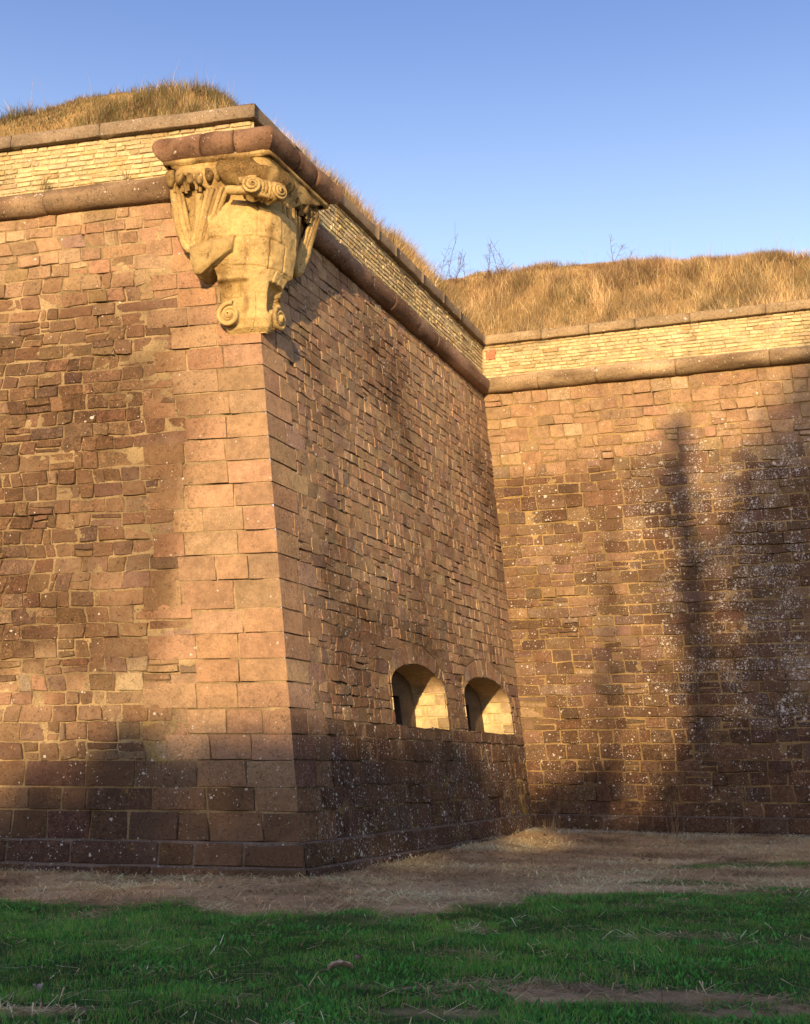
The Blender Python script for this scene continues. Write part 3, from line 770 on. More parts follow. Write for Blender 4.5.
# weathered cap filling behind the torus, and torus stones
mb = MB()
V, f = loft([corbel_ring(z, 1.16 + e, 1.55 + e, .50 + e, .50 + e, .04) for z, e in ((11.32, 0), (11.66, 0), (11.76, -.1), (12.02, -.44), (12.05, -.53))])
cadd(mb, V, f, base=(.28, .17, .105), amp=.014, seed=303, k=.3); mb.build('cap_stone', M_STONE, corbel)
mb = MB()
TZ, TO, TR = 11.52, .56, .225
A0, A1 = kp('L', 1.20, TO, TZ), kp('F', 1.72, TO, TZ + .10); K = kcorner(TO, TO, TZ)
Aw, Bw = kp('L', 1.20, -.1, TZ), kp('F', 1.72, -.1, TZ + .10)
path_all = [Aw, A0, K, A1, Bw]
def torus_piece(p, q, seed, endround=(False, False), tone=(.25, .15, .095), prev=None, nxt=None):
    rr = np.random.default_rng(seed); d = (q - p); L = np.linalg.norm(d); d = d / L
    def planecut(dirA, dirB):
        m = dirA + dirB; return m / np.linalg.norm(m)
    th = np.linspace(0, 2 * np.pi, 22, endpoint=False); side = np.cross(d, [0, 0, 1]); side /= np.linalg.norm(side); up = np.cross(side, d)
    ts = [.0, .004, .03, .15, .3, .45, .6, .75, .9, .97, .996, 1.0]; sh = [.3, .92, 1, 1, 1, 1, 1, 1, 1, 1, .92, .3]
    if prev is not None: sh[0] = sh[1] = 1
    if nxt is not None: sh[-1] = sh[-2] = 1
    rings = []
    for t, s_ in zip(ts, sh):
        ring = p + d * (L * t) + TR * s_ * (np.cos(th)[:, None] * side + np.sin(th)[:, None] * up)
        rings.append(ring)
    rings = np.array(rings)
    if prev is not None:
        n = planecut(prev, d); rings[0] += d * (((p - rings[0]) @ n) / (d @ n))[:, None]; rings[1] = rings[0] + d * .01
    if nxt is not None:
        n = planecut(d, nxt); rings[-1] += d * (((q - rings[-1]) @ n) / (d @ n))[:, None]; rings[-2] = rings[-1] - d * .01
    V, f = loft(rings)
    V = weather(V, .014, 3.5, seed)
    mb.add(V, f, ccol(V, np.array(tone) * rr.uniform(.82, 1.2), seed, .25), np.stack([np.clip(.50 + .4 * fbm(V[:, 0] * 2, V[:, 1] * 2, V[:, 2] * 2, seed=seed), 0, 1), np.full(len(V), .03), np.full(len(V), .12)], 1))
dL_ = (K - A0) / np.linalg.norm(K - A0); dF_ = (A1 - K) / np.linalg.norm(A1 - K)
tl = [0, .36, .70, 1.0]
torus_piece(Aw, A0 - nL_ if False else Aw + (A0 - Aw) * 1.0, 400, nxt=dL_)
for i in range(3):
    torus_piece(A0 + (K - A0) * tl[i] + (dL_ * .006 if i else 0), A0 + (K - A0) * tl[i + 1] - (dL_ * .006 if i < 2 else 0), 401 + i, prev=((A0 - Aw) / np.linalg.norm(A0 - Aw)) if i == 0 else None, nxt=dF_ if i == 2 else None)
tf = [0, .36, .66, 1.0]
for i in range(3):
    torus_piece(K + (A1 - K) * tf[i] + (dF_ * .006 if i else 0), K + (A1 - K) * tf[i + 1] - (dF_ * .006 if i < 2 else 0), 406 + i, prev=dL_ if i == 0 else None, nxt=((Bw - A1) / np.linalg.norm(Bw - A1)) if i == 2 else None)
torus_piece(A1, Bw, 410, prev=dF_)
mb.build('torus_moulding', M_STONE, corbel)

# local frames on the wing faces for the carving
def wing_o(side, z):
    p = interp_profile(wing, np.array([z]))[0]; return p[2] if side == 'L' else p[3]
def core_o(side, z):
    p = interp_profile(core, np.array([z]))[0]; return p[2] if side == 'L' else p[3]
def on_wing(side, pts, lift=0.0):
    return np.array([kp(side, a, wing_o(side, z) + lift + (dd if len(pt) > 2 else 0), z) for pt in pts for a, z, dd in [tuple(pt) + (0,) * (3 - len(pt))]])
def spiral(side, a0, z0, r0, turns, o, sgn=1, n=60, start=0.0):
    t = np.linspace(0, 1, n); ang = start + sgn * t * turns * 2 * np.pi; rr = r0 * (1 - .86 * t)
    return np.array([kp(side, a0 + q * math.cos(x), o, z0 + q * math.sin(x)) for q, x in zip(rr, ang)])
def chunky(side, poly, o0, o1, z_bias=0.0, rnd=.03):
    """a carved lump: outline poly in (a, z), standing from o0 out to o1 with a rounded edge"""
    p = np.array(smooth_path(list(poly) + [poly[0]], 2)[:-1]); c = p.mean(0)
    rings = []
    for sc, oo in ((1.0, o0), (1.0, o1 - rnd * 1.4), (.93, o1 - rnd * .35), (.8, o1), (.4, o1 + rnd * .35), (.05, o1 + rnd * .45)):
        q = c + (p - c) * sc
        rings.append([kp(side, a, oo, z) for a, z in q])
    return loft(rings)
for side, s, big in (('L', .84, 1.35), ('F', 1.04, 1.7)):
    # hanging drapery: a U of heavy folds with a hollow, and a diagonal cloth end towards the centre
    mb = MB()
    for k, (wd, dz, rr_) in enumerate(((.0, 0, .058), (.08, .08, .042), (.15, .15, .03))):
        pts = [(1.42 * s - wd, 11.02), (1.39 * s - wd, 10.7), (1.33 * s - wd, 10.32 + dz * .6), (1.22 * s - wd * .8, 10.0 + dz), (1.06 * s, 9.88 + dz), (.92 * s + wd * .5, 10.02 + dz), (.86 * s + wd * .5, 10.4 + dz * .4), (.84 * s + wd * .5, 10.8)]
        path = smooth_path(on_wing(side, pts, .045 * big), 3); m = len(path)
        rad = big * rr_ * (.55 + .45 * np.sin(np.linspace(.25, np.pi - .25, m)))
        V, f = tube(path, rad, 10); cadd(mb, V, f, amp=.008, seed=310 + k, base=LIMEC * (1.05 - .08 * k))
    V, f = chunky(side, [(1.24 * s, 10.85), (1.08 * s, 10.9), (1.0 * s, 10.55), (1.02 * s, 10.2), (1.12 * s, 10.16), (1.2 * s, 10.45)], wing_o(side, 10.3) - .1, wing_o(side, 10.3) + .05); cadd(mb, V, f, amp=.01, seed=316, base=LIMEC * .8)
    # fluted cloth end beside the centre
    for k in range(5):
        a0, a1 = (.22 + .10 * k) * s, (.66 + .065 * k) * s
        path = smooth_path([kp(side, a0 + (a1 - a0) * t, .50 + .02 * (k % 2) + (.30 - .50) * t ** 1.5, 10.80 - .85 * t) for t in (0, .3, .65, 1)], 2)
        V, f = tube(path, .042, 8); cadd(mb, V, f, amp=.006, seed=320 + k, base=LIMEC * .9)
    # tied loops of cloth under the abacus
    for a0 in (1.27 * s, .98 * s):
        for q, lift in ((.125, .03), (.075, .06)):
            th = np.linspace(-.1 * np.pi, 1.1 * np.pi, 24)
            V, f = tube(on_wing(side, [(a0 + q * math.cos(x), 10.88 + 1.35 * q * math.sin(x)) for x in th], .05 + lift), .03, 8); cadd(mb, V, f, amp=.006, seed=330)
    mb.build('drapery', M_CARVED, corbel)
    # row of leaves under the slab
    mb = MB()
    for k in range(7):
        a0 = (.22 + .2 * k) * (.84 if side == 'L' else 1) + rng.uniform(-.02, .02); w_ = .08
        oo = .50 + rng.uniform(0, .04)
        V, f = chunky(side, [(a0 - w_, 11.2), (a0 - w_ * 1.05, 11.0), (a0 - w_ * .3, 10.90 + rng.uniform(-.03, .03)), (a0 + w_ * .5, 10.92), (a0 + w_, 11.02), (a0 + w_ * .9, 11.2)], .2, oo + .04, rnd=.05); cadd(mb, V, f, amp=.014, fr=8, seed=340 + k, base=LIMEC * .85, k=.4)
    mb.build('leaf_band', M_CARVED, corbel)
# big broken leaf right on the corner under the slab
mb = MB()
V, f = loft([corbel_ring(z, a, a, o, o, .75) for z, a, o in ((10.84, .10, .42), (10.87, .24, .56), (10.96, .31, .66), (11.08, .33, .69), (11.22, .30, .64))])
cadd(mb, V, f, amp=.032, fr=8, seed=350, base=LIMEC * .8, k=.4); mb.build('corner_leaf', M_CARVED, corbel)
# paired scrolls lying across the corner (an ionic pair with a cushion between)
mb = MB()
def dpt(x, o, z):      # frame across the diagonal: x to the right, o outward
    tx = np.array([-DIAG[1], DIAG[0]]);
    if tx[0] < 0: tx = -tx
    p = CT + DIAG * o + tx * x; return np.array([p[0], p[1], z])
TX = np.array([-DIAG[1], DIAG[0]]); TX = TX if TX[0] > 0 else -TX
for x0, sg, ax in ((-.20, 1, uL), (.22, -1, uF)):
    hx = TX * .45 + ax * .55; hx /= np.linalg.norm(hx); ho = np.array([hx[1], -hx[0]]); ho = ho if ho @ DIAG > 0 else -ho
    cen = CT + DIAG * .70 + TX * x0
    def spt(q, o_, z_): p = cen + hx * q + ho * o_; return np.array([p[0], p[1], 10.69 + z_])
    th = np.linspace(0, 2 * np.pi, 24, endpoint=False)
    for oo, rr_ in ((.0, .165), (.05, .105), (.09, .05)):
        V, f = loft([[spt(rr_ * q * math.cos(t), oo + do, .92 * rr_ * q * math.sin(t)) for t in th] for q, do in ((1.0, -.24), (1.0, 0), (.82, .03), (.3, .035))]); cadd(mb, V, f, amp=.010, fr=9, seed=360)
    t = np.linspace(0, 1, 60); ang = sg * t * 2.2 * 2 * np.pi + 1.2; q = .160 * (1 - .8 * t)
    V, f = tube([spt(b_ * math.cos(a_), .04 + .05 * c_, .92 * b_ * math.sin(a_)) for a_, b_, c_ in zip(ang, q, t)], .026, 8); cadd(mb, V, f, amp=.006, fr=9, seed=361)
for k, x in enumerate((-.04, .02, .08)):      # bands tying the cushion between the scrolls
    V, f = tube(smooth_path([dpt(x, .56, 10.86), dpt(x, .72, 10.80), dpt(x, .76, 10.69), dpt(x, .72, 10.58), dpt(x, .56, 10.54)], 2), .034, 8); cadd(mb, V, f, amp=.008, seed=365 + k, base=LIMEC * .9)
V, f = tube(smooth_path([dpt(-.52, .42, 10.66), dpt(-.38, .56, 10.64), dpt(-.18, .66, 10.62), dpt(.05, .68, 10.61), dpt(.25, .66, 10.63), dpt(.38, .56, 10.68)], 3), .075, 10); cadd(mb, V, f, amp=.012, seed=362, base=LIMEC * .92)
V, f = tube(smooth_path([dpt(-.40, .55, 10.80), dpt(-.18, .62, 10.84), dpt(.02, .64, 10.80), dpt(.2, .62, 10.84), dpt(.34, .54, 10.78)], 3), .06, 10); cadd(mb, V, f, amp=.012, seed=363, base=LIMEC * .92)
mb.build('scroll_pair', M_CARVED, corbel)
# projecting broken block low on the face side
mb = MB()
rings = []
for o_, sc in ((.0, 1.0), (.47, 1.0), (.50, .97), (.51, .5), (.515, .03)):
    q = np.array([(.82, 9.84), (.80, 9.60), (.72, 9.36), (.60, 9.34), (.42, 9.52), (.10, 9.74), (.05, 9.98), (.42, 9.94)]); c = q.mean(0)
    rings.append([kp('L', a, o_, z) for a, z in c + (q - c) * sc])
V, f = loft(rings); cadd(mb, V, f, amp=.012, fr=7, seed=370, base=LIMEC * .74, k=.5)
mb.build('broken_block', M_CARVED, corbel, smooth=False)
# lower volutes with the round hollow above them
for side, a0, z0 in (('L', .17, 8.68), ('F', .16, 8.68)):
    mb = MB(); bo = .25 if side == 'L' else .48
    th = np.linspace(0, 2 * np.pi, 26, endpoint=False)
    for oo, rr_ in ((bo + .03, .17), (bo + .09, .075)):
        V, f = loft([[kp(side, a0 + rr_ * q * math.cos(t), oo + d_, z0 + rr_ * q * math.sin(t)) for t in th] for q, d_ in ((1, -.2), (1, 0), (.75, .03), (.2, .035))]); cadd(mb, V, f, amp=.005, seed=380)
    sp = spiral(side, a0, z0, .20, 2.1, bo + .06, sgn=-1 if side == 'L' else 1, start=np.pi * .6)
    V, f = tube(sp, np.linspace(.04, .025, len(sp)), 8); cadd(mb, V, f, amp=.004, seed=381)
    mb.build('volute', M_CARVED, corbel)

# ================================================================= CURTAIN WALL
cw = MB(); cs = []; top = []
UMAX = 14.0
RUB_C = zoned(palette([BRN, RED, PINK, GREY, PURP, TAN], [3.4, 2.0, 1.4, 1.2, 1.0, 1.4]), palette([PINK, RED, TAN, PALE, BRN], [4.5, 2.5, 2.0, .3, .8]), lambda u, z: sm(8.2, 9.6, z))
rubble_rows(ZP, ZCB, lambda z: .31 if z < 2.2 else (.265 if z < 8.6 else .32), lambda z, zm: ucorner('C', z) - .02, lambda z, zm: UMAX + .2, .47, .13, cs, g=.009)
stones(cw, mapC, cs, RUB_C, wear_C, relief=.006, rough=.010, depth=.035, bev=.010, warp=.014, mortar=(.25, .175, .085), seed=170, mortmix=.45)
backing(cw, mapC, np.arange(-2.2, UMAX + 1.2, .07), np.arange(.2, ZCB + .25, .07), lambda u, z: u > np.interp(z, [ZP, ZCB], [ucorner('C', ZP), ucorner('C', ZCB)]) - .15, mortar_col((.27, .185, .085), 8), wear_mortar(wear_C, .45), base=-.020, amp=.006, seed=83)
tag(cw.build('wall', M_STONE, curtain_wall, crease=32), 'courses of small brown sandstone with yellow joints and white lichen')
plinth('plinth', curtain_wall, [('C', lambda h: (corner_in(ZP, h) - I0) @ uC, lambda h: UMAX, (0, 0))])
mbc = MB(); cordon_run(mbc, 'C', iC + .05, UMAX, 203, tone=(.33, .24, .14)); mbc.build('cordon', M_STONE, curtain_wall)
mbp = MB(); parapet_run(mbp, 'C', iC, UMAX, 213, ext=.3)
q = [cell(iC + .04, iC + .34, iC + .04, iC + .34, 11.84, 12.16, h=.0)]
stones(mbp, mapC, q, palette([np.array([.42, .16, .09])], [1], .01), wear_P, relief=.001, seed=5)
mbp.build('parapet', M_STONE, curtain_wall, crease=32)
mbk = MB(); coping_run(mbk, 'C', (corner_in(12, .09) - I0) @ uC, UMAX, 223, sharp=(1, 0), tone=(.36, .27, .16)); mbk.build('coping', M_STONE, curtain_wall, smooth=False)

# ================================================================= EARTH RAMPART on top
wl0 = lambda x, y: (np.stack([x, y], -1))
CO, CI = corner_out(12), corner_in(12)
def dists(x, y):
    p = np.stack([x, y], -1)
    return -((p - CO) @ nL), -((p - CO) @ nF), -((p - CI) @ nC)
def crest(x, y):
    ux = (np.stack([x, y], -1) - CI) @ uC
    return np.clip(3.50 - .110 * np.clip(ux, -4, 12), 1.4, 3.3)
def rampart_z(x, y):
    dl, df, dc = dists(x, y)
    hc = crest(x, y) * sm(.25, 3.9, dc) * (np.clip(dc, 0, 9) > 0)
    d = np.minimum(dl, df)
    hb = ((1.26 + .26 * np.exp(-((df - 3.2) / 2.0) ** 2)) * sm(.1, 1.5, dl) * sm(.1, 2.1, df) + .42 * sm(.1, .7, d) * sm(1.0, 3.5, dl))
    hb = np.where(d > 0, hb, 0)
    h = np.maximum(hb, hc)
    return 12.50 + h + .09 * fbm(x * .9, y * .9, seed=71, oct=3) * sm(.3, 1.5, np.where(dc > 0, np.maximum(d, dc), d))
gx, gy = np.arange(-13, 18.01, .22), np.arange(16, 42.01, .22)
X, Y = np.meshgrid(gx, gy, indexing='ij')
xc, yc = ((X[:-1, :-1] + X[1:, 1:]) / 2).ravel(), ((Y[:-1, :-1] + Y[1:, 1:]) / 2).ravel()
dl, df, dc = dists(xc, yc)
inside = ((dl > .25) & (df > .25)) | (dc > .25)
V = np.stack([X.ravel(), Y.ravel(), rampart_z(X.ravel(), Y.ravel())], 1)
mb = MB(); n_ = fbm(X.ravel() * .8, Y.ravel() * .8, seed=72)
mb.add(V, grid_faces(*X.shape)[inside], np.array([.30, .20, .085]) * (1 + .25 * n_)[:, None])
tag(mb.build('rampart_terrain', M_EARTH, wear=False), 'earth bank on top of the walls under dry grass', 'earth bank', kind='structure')

def blades(mb, x, y, z, hgt, wid, lean, col, tipcol=None, r=rng, droop=.35):
    """one bent tapered blade per point: 5 vertices"""
    n = len(x); az = r.uniform(0, 2 * np.pi, n); face = r.uniform(0, 2 * np.pi, n)
    lx, ly = np.cos(az) * lean, np.sin(az) * lean
    px, py = np.cos(face) * wid / 2, np.sin(face) * wid / 2
    b = np.stack([x, y, z], 1); hz = hgt * np.sqrt(np.clip(1 - lean ** 2 * .6, .15, 1))
    m = b + np.stack([lx * hgt * droop, ly * hgt * droop, hz * .55], 1)
    t = b + np.stack([lx * hgt, ly * hgt, hz], 1)
    p = np.stack([px, py, 0 * px], 1)
    V = np.stack([b - p, b + p, m - p * .8, m + p * .8, t], 1).reshape(-1, 3)
    i = np.arange(n) * 5
    c = np.repeat(col[:, None], 5, 1); tc = col if tipcol is None else tipcol
    c[:, 4] = tc; c[:, 2:4] = (col * .5 + tc * .5)[:, None]
    f4 = np.stack([i, i + 1, i + 3, i + 2], 1); f3 = np.stack([i + 2, i + 3, i + 4], 1)
    n0 = mb.n
    mb.v.append(V); mb.c.append(c.reshape(-1, 3)); mb.w.append(np.zeros((len(V), 3))); mb.f.append(f4 + n0); mb.f.append(f3 + n0); mb.n += len(V)

# dry grass on the rampart
def scatter(n, x0, x1, y0, y1, keep):
    x, y = rng.uniform(x0, x1, n), rng.uniform(y0, y1, n); k = keep(x, y) > rng.uniform(0, 1, n)
    return x[k], y[k]
def keep_dry(x, y):
    dl, df, dc = dists(x, y); d = np.minimum(dl, df)
    inC = (dc > .28) & (dc < 4.6) & (df < 5.0)
    inB = (d > .22) & (dl < 2.6) | (d > .12) & (dl > 1.2) & (df < 2.0)
    tuft = .55 + .75 * fbm(x * 1.3, y * 1.3, seed=73, oct=3)
    dens = np.where(inC, 1.0, np.where(inB, 1.0, 0)) * np.clip(tuft, .12, 1)
    edge = np.where(inC & (df < 0), sm(.3, 1.2, dc) * .7 + .3, sm(.3, .75, d) * .7 + .3)
    return dens * edge
mb = MB()
xa, ya = scatter(560000, -4.5, 13, 25.5, 35.5, keep_dry); xb, yb_ = scatter(420000, -11.5, 2.8, 18.3, 30, lambda x, y: keep_dry(x, y) * ((dists(x, y)[2] < .28) | (dists(x, y)[1] > 5)))
x, y = np.concatenate([xa, xb]), np.concatenate([ya, yb_])
dl, df, dc = dists(x, y)
n = len(x); long_ = sm(-.4, .6, fbm(x * .7, y * .7, seed=74)) 
onC = (dc > 0) & (dc > np.minimum(dl, df))
h = np.where(onC, .17 + .27 * long_, .13 + .16 * long_) * rng.uniform(.5, 1.3, n)
gold = np.array([.46, .335, .16]); straw = np.array([.60, .475, .28]); rust = np.array([.25, .15, .08]); oliv = np.array([.19, .165, .07])
h = h + np.where((df > 0) & (df < 1.0) & (dl > 1.5), .34 * rng.uniform(.2, 1, n), 0)
k = rng.uniform(0, 1, n); s_ = fbm(x * .9 + 5, y * .9, seed=75)
redz = np.where(onC, sm(1.6, 3.0, dc), np.where(df < 1.2, .2, .8))
c = np.where((k < .45)[:, None], gold, np.where((k < .7)[:, None], straw, rust))
c = np.where((rng.uniform(0, 1, n) < redz * .55)[:, None], rust, c); c = np.where((rng.uniform(0, 1, n) < np.clip(np.where(onC, .08, np.where(df < 1.2, .15, .72)) + .3 * s_, 0, .65))[:, None], oliv, c)
c = np.where(onC | (df < 1.2), 1.12, .85)[:, None] * c * (rng.uniform(.6, 1.3, n) * (1 + .45 * fbm(x * 2.1, y * 2.1, seed=76, oct=3)).clip(.5, 1.6))[:, None]; h = h * np.where(onC, 1 - .45 * sm(2.2, 3.4, dc), 1) * (1 + .22 * fbm(x * 1.6, y * 1.6, seed=77, oct=3)).clip(.6, 1.4)
blades(mb, x, y, rampart_z(x, y) - .02, h, rng.uniform(.006, .013, n), rng.uniform(.1, .85, n), c * .8, c * 1.08)
# taller seed stalks
x, y = scatter(2600, -12, 13, 17, 36, lambda x, y: (keep_dry(x, y) > .3) * 1.0)
n = len(x)
blades(mb, x, y, rampart_z(x, y), rng.uniform(.45, .95, n), np.full(n, .006), rng.uniform(.05, .5, n), np.tile([.42, .27, .14], (n, 1)) * rng.uniform(.6, 1.2, n)[:, None])
tag(mb.build('dry_grass', M_BLADE, wear=False), 'long golden dry grass growing on the bank above both walls', 'dry grass', kind='stuff')

# ================================================================= GROUND
def dist_base(x, y):
    """distance in front of the walls at the foot"""
    p = np.stack([x, y], -1)
    a, b = (p - C0) @ nL, (p - C0) @ nF
    c = (p - I0) @ nC
    return np.minimum(np.maximum(a, b), c)
def ground_z(x, y):
    d = dist_base(x, y)
    near = (np.abs(x) < 25) & (np.abs(y) < 45)
    mound = .10 * (1 - sm(.1, 2.2, d)) * sm(19, 27, y) + .03 * (1 - sm(.1, 1.2, d))
    cor = .05 * np.exp(-((x - 3.3) ** 2 + (y - 28.0) ** 2) / 1.2)
    return np.where(near, mound + cor + .022 * fbm(x * .8, y * .8, seed=80, oct=4), 0)
def lawn_mask(x, y):
    yb = np.interp(x, [-8, -4.9, -2.5, -1.3, 0, 1.1, 3, 5.6, 8], [15.3, 15.05, 14.6, 14.35, 14.5, 14.9, 15.9, 17.0, 17.8])
    m = sm(.55, -.45, (y - yb) + .75 * fbm(x * 1.1, y * .7, seed=90, oct=4)) * (1 - .35 * sm(.5, 1.0, fbm(x * 1.5 + 7, y * 1.9, seed=91, oct=4)))
    for (cx_, cy_, rx, ry, k) in ((1.35, 9.0, 1.0, .55, 1.0), (2.2, 8.6, .6, .3, .8), (.55, 9.5, .5, .25, .5), (.35, 8.5, .5, .2, .6), (-2.3, 8.45, .45, .16, .9), (-.35, 9.5, .5, .15, .4)):
        e = ((x - cx_) / rx) ** 2 + ((y - cy_) / ry) ** 2 + .9 * fbm(x * 3, y * 3, seed=92, oct=3)
        m = m * (1 - k * sm(1.3, .3, e))
    for (cx_, cy_, rx, ry) in ((6.2, 20.6, 1.7, .8), (8.4, 21.5, 1.2, .7), (3.9, 17.4, .8, .35), (4.6, 20.0, .5, .3)):
        e = ((x - cx_) / rx) ** 2 + ((y - cy_) / ry) ** 2 + .8 * fbm(x * 2.2, y * 2.2, seed=93, oct=3)
        m = np.maximum(m, .75 * sm(1.2, .2, e))
    return np.clip(m, 0, 1)
def axis(lo, hi, step, far):
    inner = np.arange(lo, hi + 1e-6, step)
    k = np.geomspace(1.5, far, 16)
    return np.concatenate([lo - k[::-1], inner, hi + k])
gx = axis(-9, 14, .11, 600); gy = axis(6, 30, .11, 600)
X, Y = np.meshgrid(gx, gy, indexing='ij'); x, y = X.ravel(), Y.ravel()
m = lawn_mask(x, y)[:, None]
soil = np.array([.05, .07, .025]); straw_c = np.array([.50, .345, .19])
nn = fbm(x * 1.3, y * 1.3, seed=95, oct=4)[:, None]
mb = MB(); mb.add(np.stack([x, y, ground_z(x, y)], 1), grid_faces(*X.shape), (soil * m + straw_c * (1 - m)) * (1 + .3 * nn))
tag(mb.build('ground', M_EARTH, wear=False), 'ditch floor of trodden brown earth and lawn', 'ground', kind='structure')

# lawn blades
def in_view(x, y, pad=2.2): return (np.abs(x) < y * .345 + pad)
mb = MB()
def keep_lawn(x, y):
    return lawn_mask(x, y) * in_view(x, y) * np.clip((11.0 / y) ** 1.3, .25, 1)
x, y = scatter(700000, -8.5, 10.5, 6.6, 22.5, keep_lawn); n = len(x)
cl_ = fbm(x * 1.4, y * 1.4, seed=96, oct=4); cl2 = fbm(x * 4.5, y * 4.5, seed=97, oct=2)
h = (.030 + .025 * sm(-.3, .6, cl_) + .035 * sm(.1, .8, cl2)) * rng.uniform(.5, 1.35, n) * (.45 + .55 * lawn_mask(x, y))
g1 = np.array([.08, .255, .04]); g2 = np.array([.20, .36, .06]); g3 = np.array([.05, .18, .05]); dryc = np.array([.36, .27, .13])
k = rng.uniform(0, 1, n)[:, None]
k = k + .35 * fbm(x * 2.2, y * 2.2, seed=99, oct=3)[:, None]
c = np.where(k < .5, g1, np.where(k < .8, g2, g3)) * (1 + .4 * cl_)[:, None].clip(.5, 1.6)
c = np.where((rng.uniform(0, 1, n) < np.clip(.08 + .10 * cl2 + .5 * (1 - lawn_mask(x, y)), 0.02, .5))[:, None], dryc, c)
blades(mb, x, y, ground_z(x, y) - .004, h, rng.uniform(.004, .0075, n), rng.uniform(.15, .95, n), c * .8, c * 1.15)
# broad-leaved weeds between the blades
x, y = scatter(60000, -6, 7, 7.2, 17, lambda x, y: lawn_mask(x, y) * in_view(x, y) * sm(.0, .7, fbm(x * 1.8, y * 1.8, seed=111, oct=3))); n = len(x)
c = np.array([.10, .32, .06]) * rng.uniform(.5, 1.3, n)[:, None]
blades(mb, x, y, ground_z(x, y), rng.uniform(.03, .06, n), rng.uniform(.012, .024, n), rng.uniform(.5, .98, n), c, c * 1.1)
tag(mb.build('lawn_grass', M_BLADE, wear=False), 'short green lawn grass in shade before the bastion', 'lawn', kind='stuff')

# cut straw lying on the bare strip along the walls
mb = MB()
def keep_straw(x, y):
    d = dist_base(x, y)
    return np.clip(1.05 - lawn_mask(x, y), .03, 1) * (d > .02) * in_view(x, y) * np.clip(.45 + .55 * fbm(x * 1.6, y * 1.6, seed=98, oct=3) + .5 * (1 - sm(.2, 1.6, d)), .1, 1)
x, y = scatter(520000, -9, 13, 6.6, 30, keep_straw); n = len(x)
az = rng.uniform(0, 2 * np.pi, n); L = rng.uniform(.05, .28, n); tz = rng.normal(0, .22, n)
d_ = np.stack([np.cos(az), np.sin(az), tz], 1) * L[:, None]; w_ = np.stack([-np.sin(az), np.cos(az), 0 * az], 1) * rng.uniform(.005, .012, n)[:, None] * .5
b = np.stack([x, y, ground_z(x, y) + rng.uniform(.002, .03, n)], 1)
V = np.stack([b - d_ / 2 - w_, b - d_ / 2 + w_, b + d_ / 2 + w_ * .5, b + d_ / 2 - w_ * .5], 1).reshape(-1, 3)
c = np.array([.86, .62, .34]) * (rng.uniform(.35, 1.3, n) * (1 + .45 * (1 - sm(.2, 1.8, dist_base(x, y))) * sm(19, 27, y)) * (1 + .5 * fbm(x * .9, y * .9, seed=112, oct=3)).clip(.4, 1.5))[:, None] * np.array([1, 1, 1]) + rng.normal(0, .012, (n, 3))
mb.add(V, (np.arange(n) * 4)[:, None] + np.arange(4)[None], np.repeat(np.clip(c, .02, .85), 4, 0))
tag(mb.build('straw_litter', M_BLADE, wear=False, smooth=False), 'brown cut straw strewn along the foot of the walls', 'straw', kind='stuff')

# clods and crumbs of mortar on the bare strip
mb = MB()
x, y = scatter(9000, -7, 12, 8, 30, lambda x, y: (1 - lawn_mask(x, y)) * (dist_base(x, y) > .05) * in_view(x, y) * np.clip(1.2 - dist_base(x, y) * .35, .12, 1)); n = len(x)
base = np.array([[1, 0, 0], [.3, .9, .1], [-.8, .5, 0], [-.7, -.6, .1], [.4, -.9, 0], [.2, .1, .7]]); fc = np.array([[0, 1, 5], [1, 2, 5], [2, 3, 5], [3, 4, 5], [4, 0, 5]])
sz = rng.uniform(.008, .028, n) * np.where(rng.uniform(0, 1, n) < .04, 2.0, 1); V = base[None] * (sz[:, None, None] * rng.uniform(.6, 1.3, (n, 6, 3))); a = rng.uniform(0, 6.28, n)
V = np.stack([V[..., 0] * np.cos(a)[:, None] - V[..., 1] * np.sin(a)[:, None] + x[:, None], V[..., 0] * np.sin(a)[:, None] + V[..., 1] * np.cos(a)[:, None] + y[:, None], V[..., 2] + ground_z(x, y)[:, None]], -1)
c = np.where((rng.uniform(0, 1, n) < .3)[:, None], np.array([.30, .22, .15]), np.array([.16, .11, .075])) * rng.uniform(.6, 1.3, n)[:, None]
mb.add(V.reshape(-1, 3), (fc[None] + (np.arange(n) * 6)[:, None, None]).reshape(-1, 3), np.repeat(c, 6, 0))
tag(mb.build('gravel', M_EARTH, wear=False, smooth=False), 'crumbs of earth and mortar strewn on the bare strip', 'gravel', kind='stuff')

# ---------------------------------------------------------------- small plants and litter
def at_ground(px, py):
    xx, yy = (px - 405) / F_PX, -(py - 512) / F_PX
    cp, sp = math.cos(PITCH), math.sin(PITCH)
    v = np.array([xx, cp - yy * sp, yy * cp + sp]); p = EYE + v * (-EYE[2] / v[2]); return p
def weed_tuft(loc, n, hgt, label, col, spread=.05, group=None, cat='weed'):
    root = tag(empty('weed', loc), label, cat, group)
    mb = MB(); x, y = loc[0] + rng.normal(0, spread, n), loc[1] + rng.normal(0, spread, n)
    c = np.array(col) * rng.uniform(.7, 1.25, n)[:, None]
    blades(mb, x, y, np.full(n, loc[2] - .01), hgt * rng.uniform(.5, 1.1, n), rng.uniform(.006, .012, n), rng.uniform(.1, .8, n), c * .8, c)
    mb.build('leaves', M_BLADE, root, wear=False)
    for k in range(3):
        p0 = np.array(loc) + np.array([rng.normal(0, spread * .6), rng.normal(0, spread * .6), -.01]); tip = p0 + np.array([rng.normal(0, .12) * hgt, rng.normal(0, .12) * hgt, hgt * rng.uniform(.9, 1.25)])
        V, f = tube(smooth_path([p0, (p0 + tip) / 2 + rng.normal(0, .02, 3), tip], 2), .0035, 5); mb = MB(); mb.add(V, f, np.array(col) * .7)
        mb.build('stalk', M_BLADE, root, wear=False)
    return root
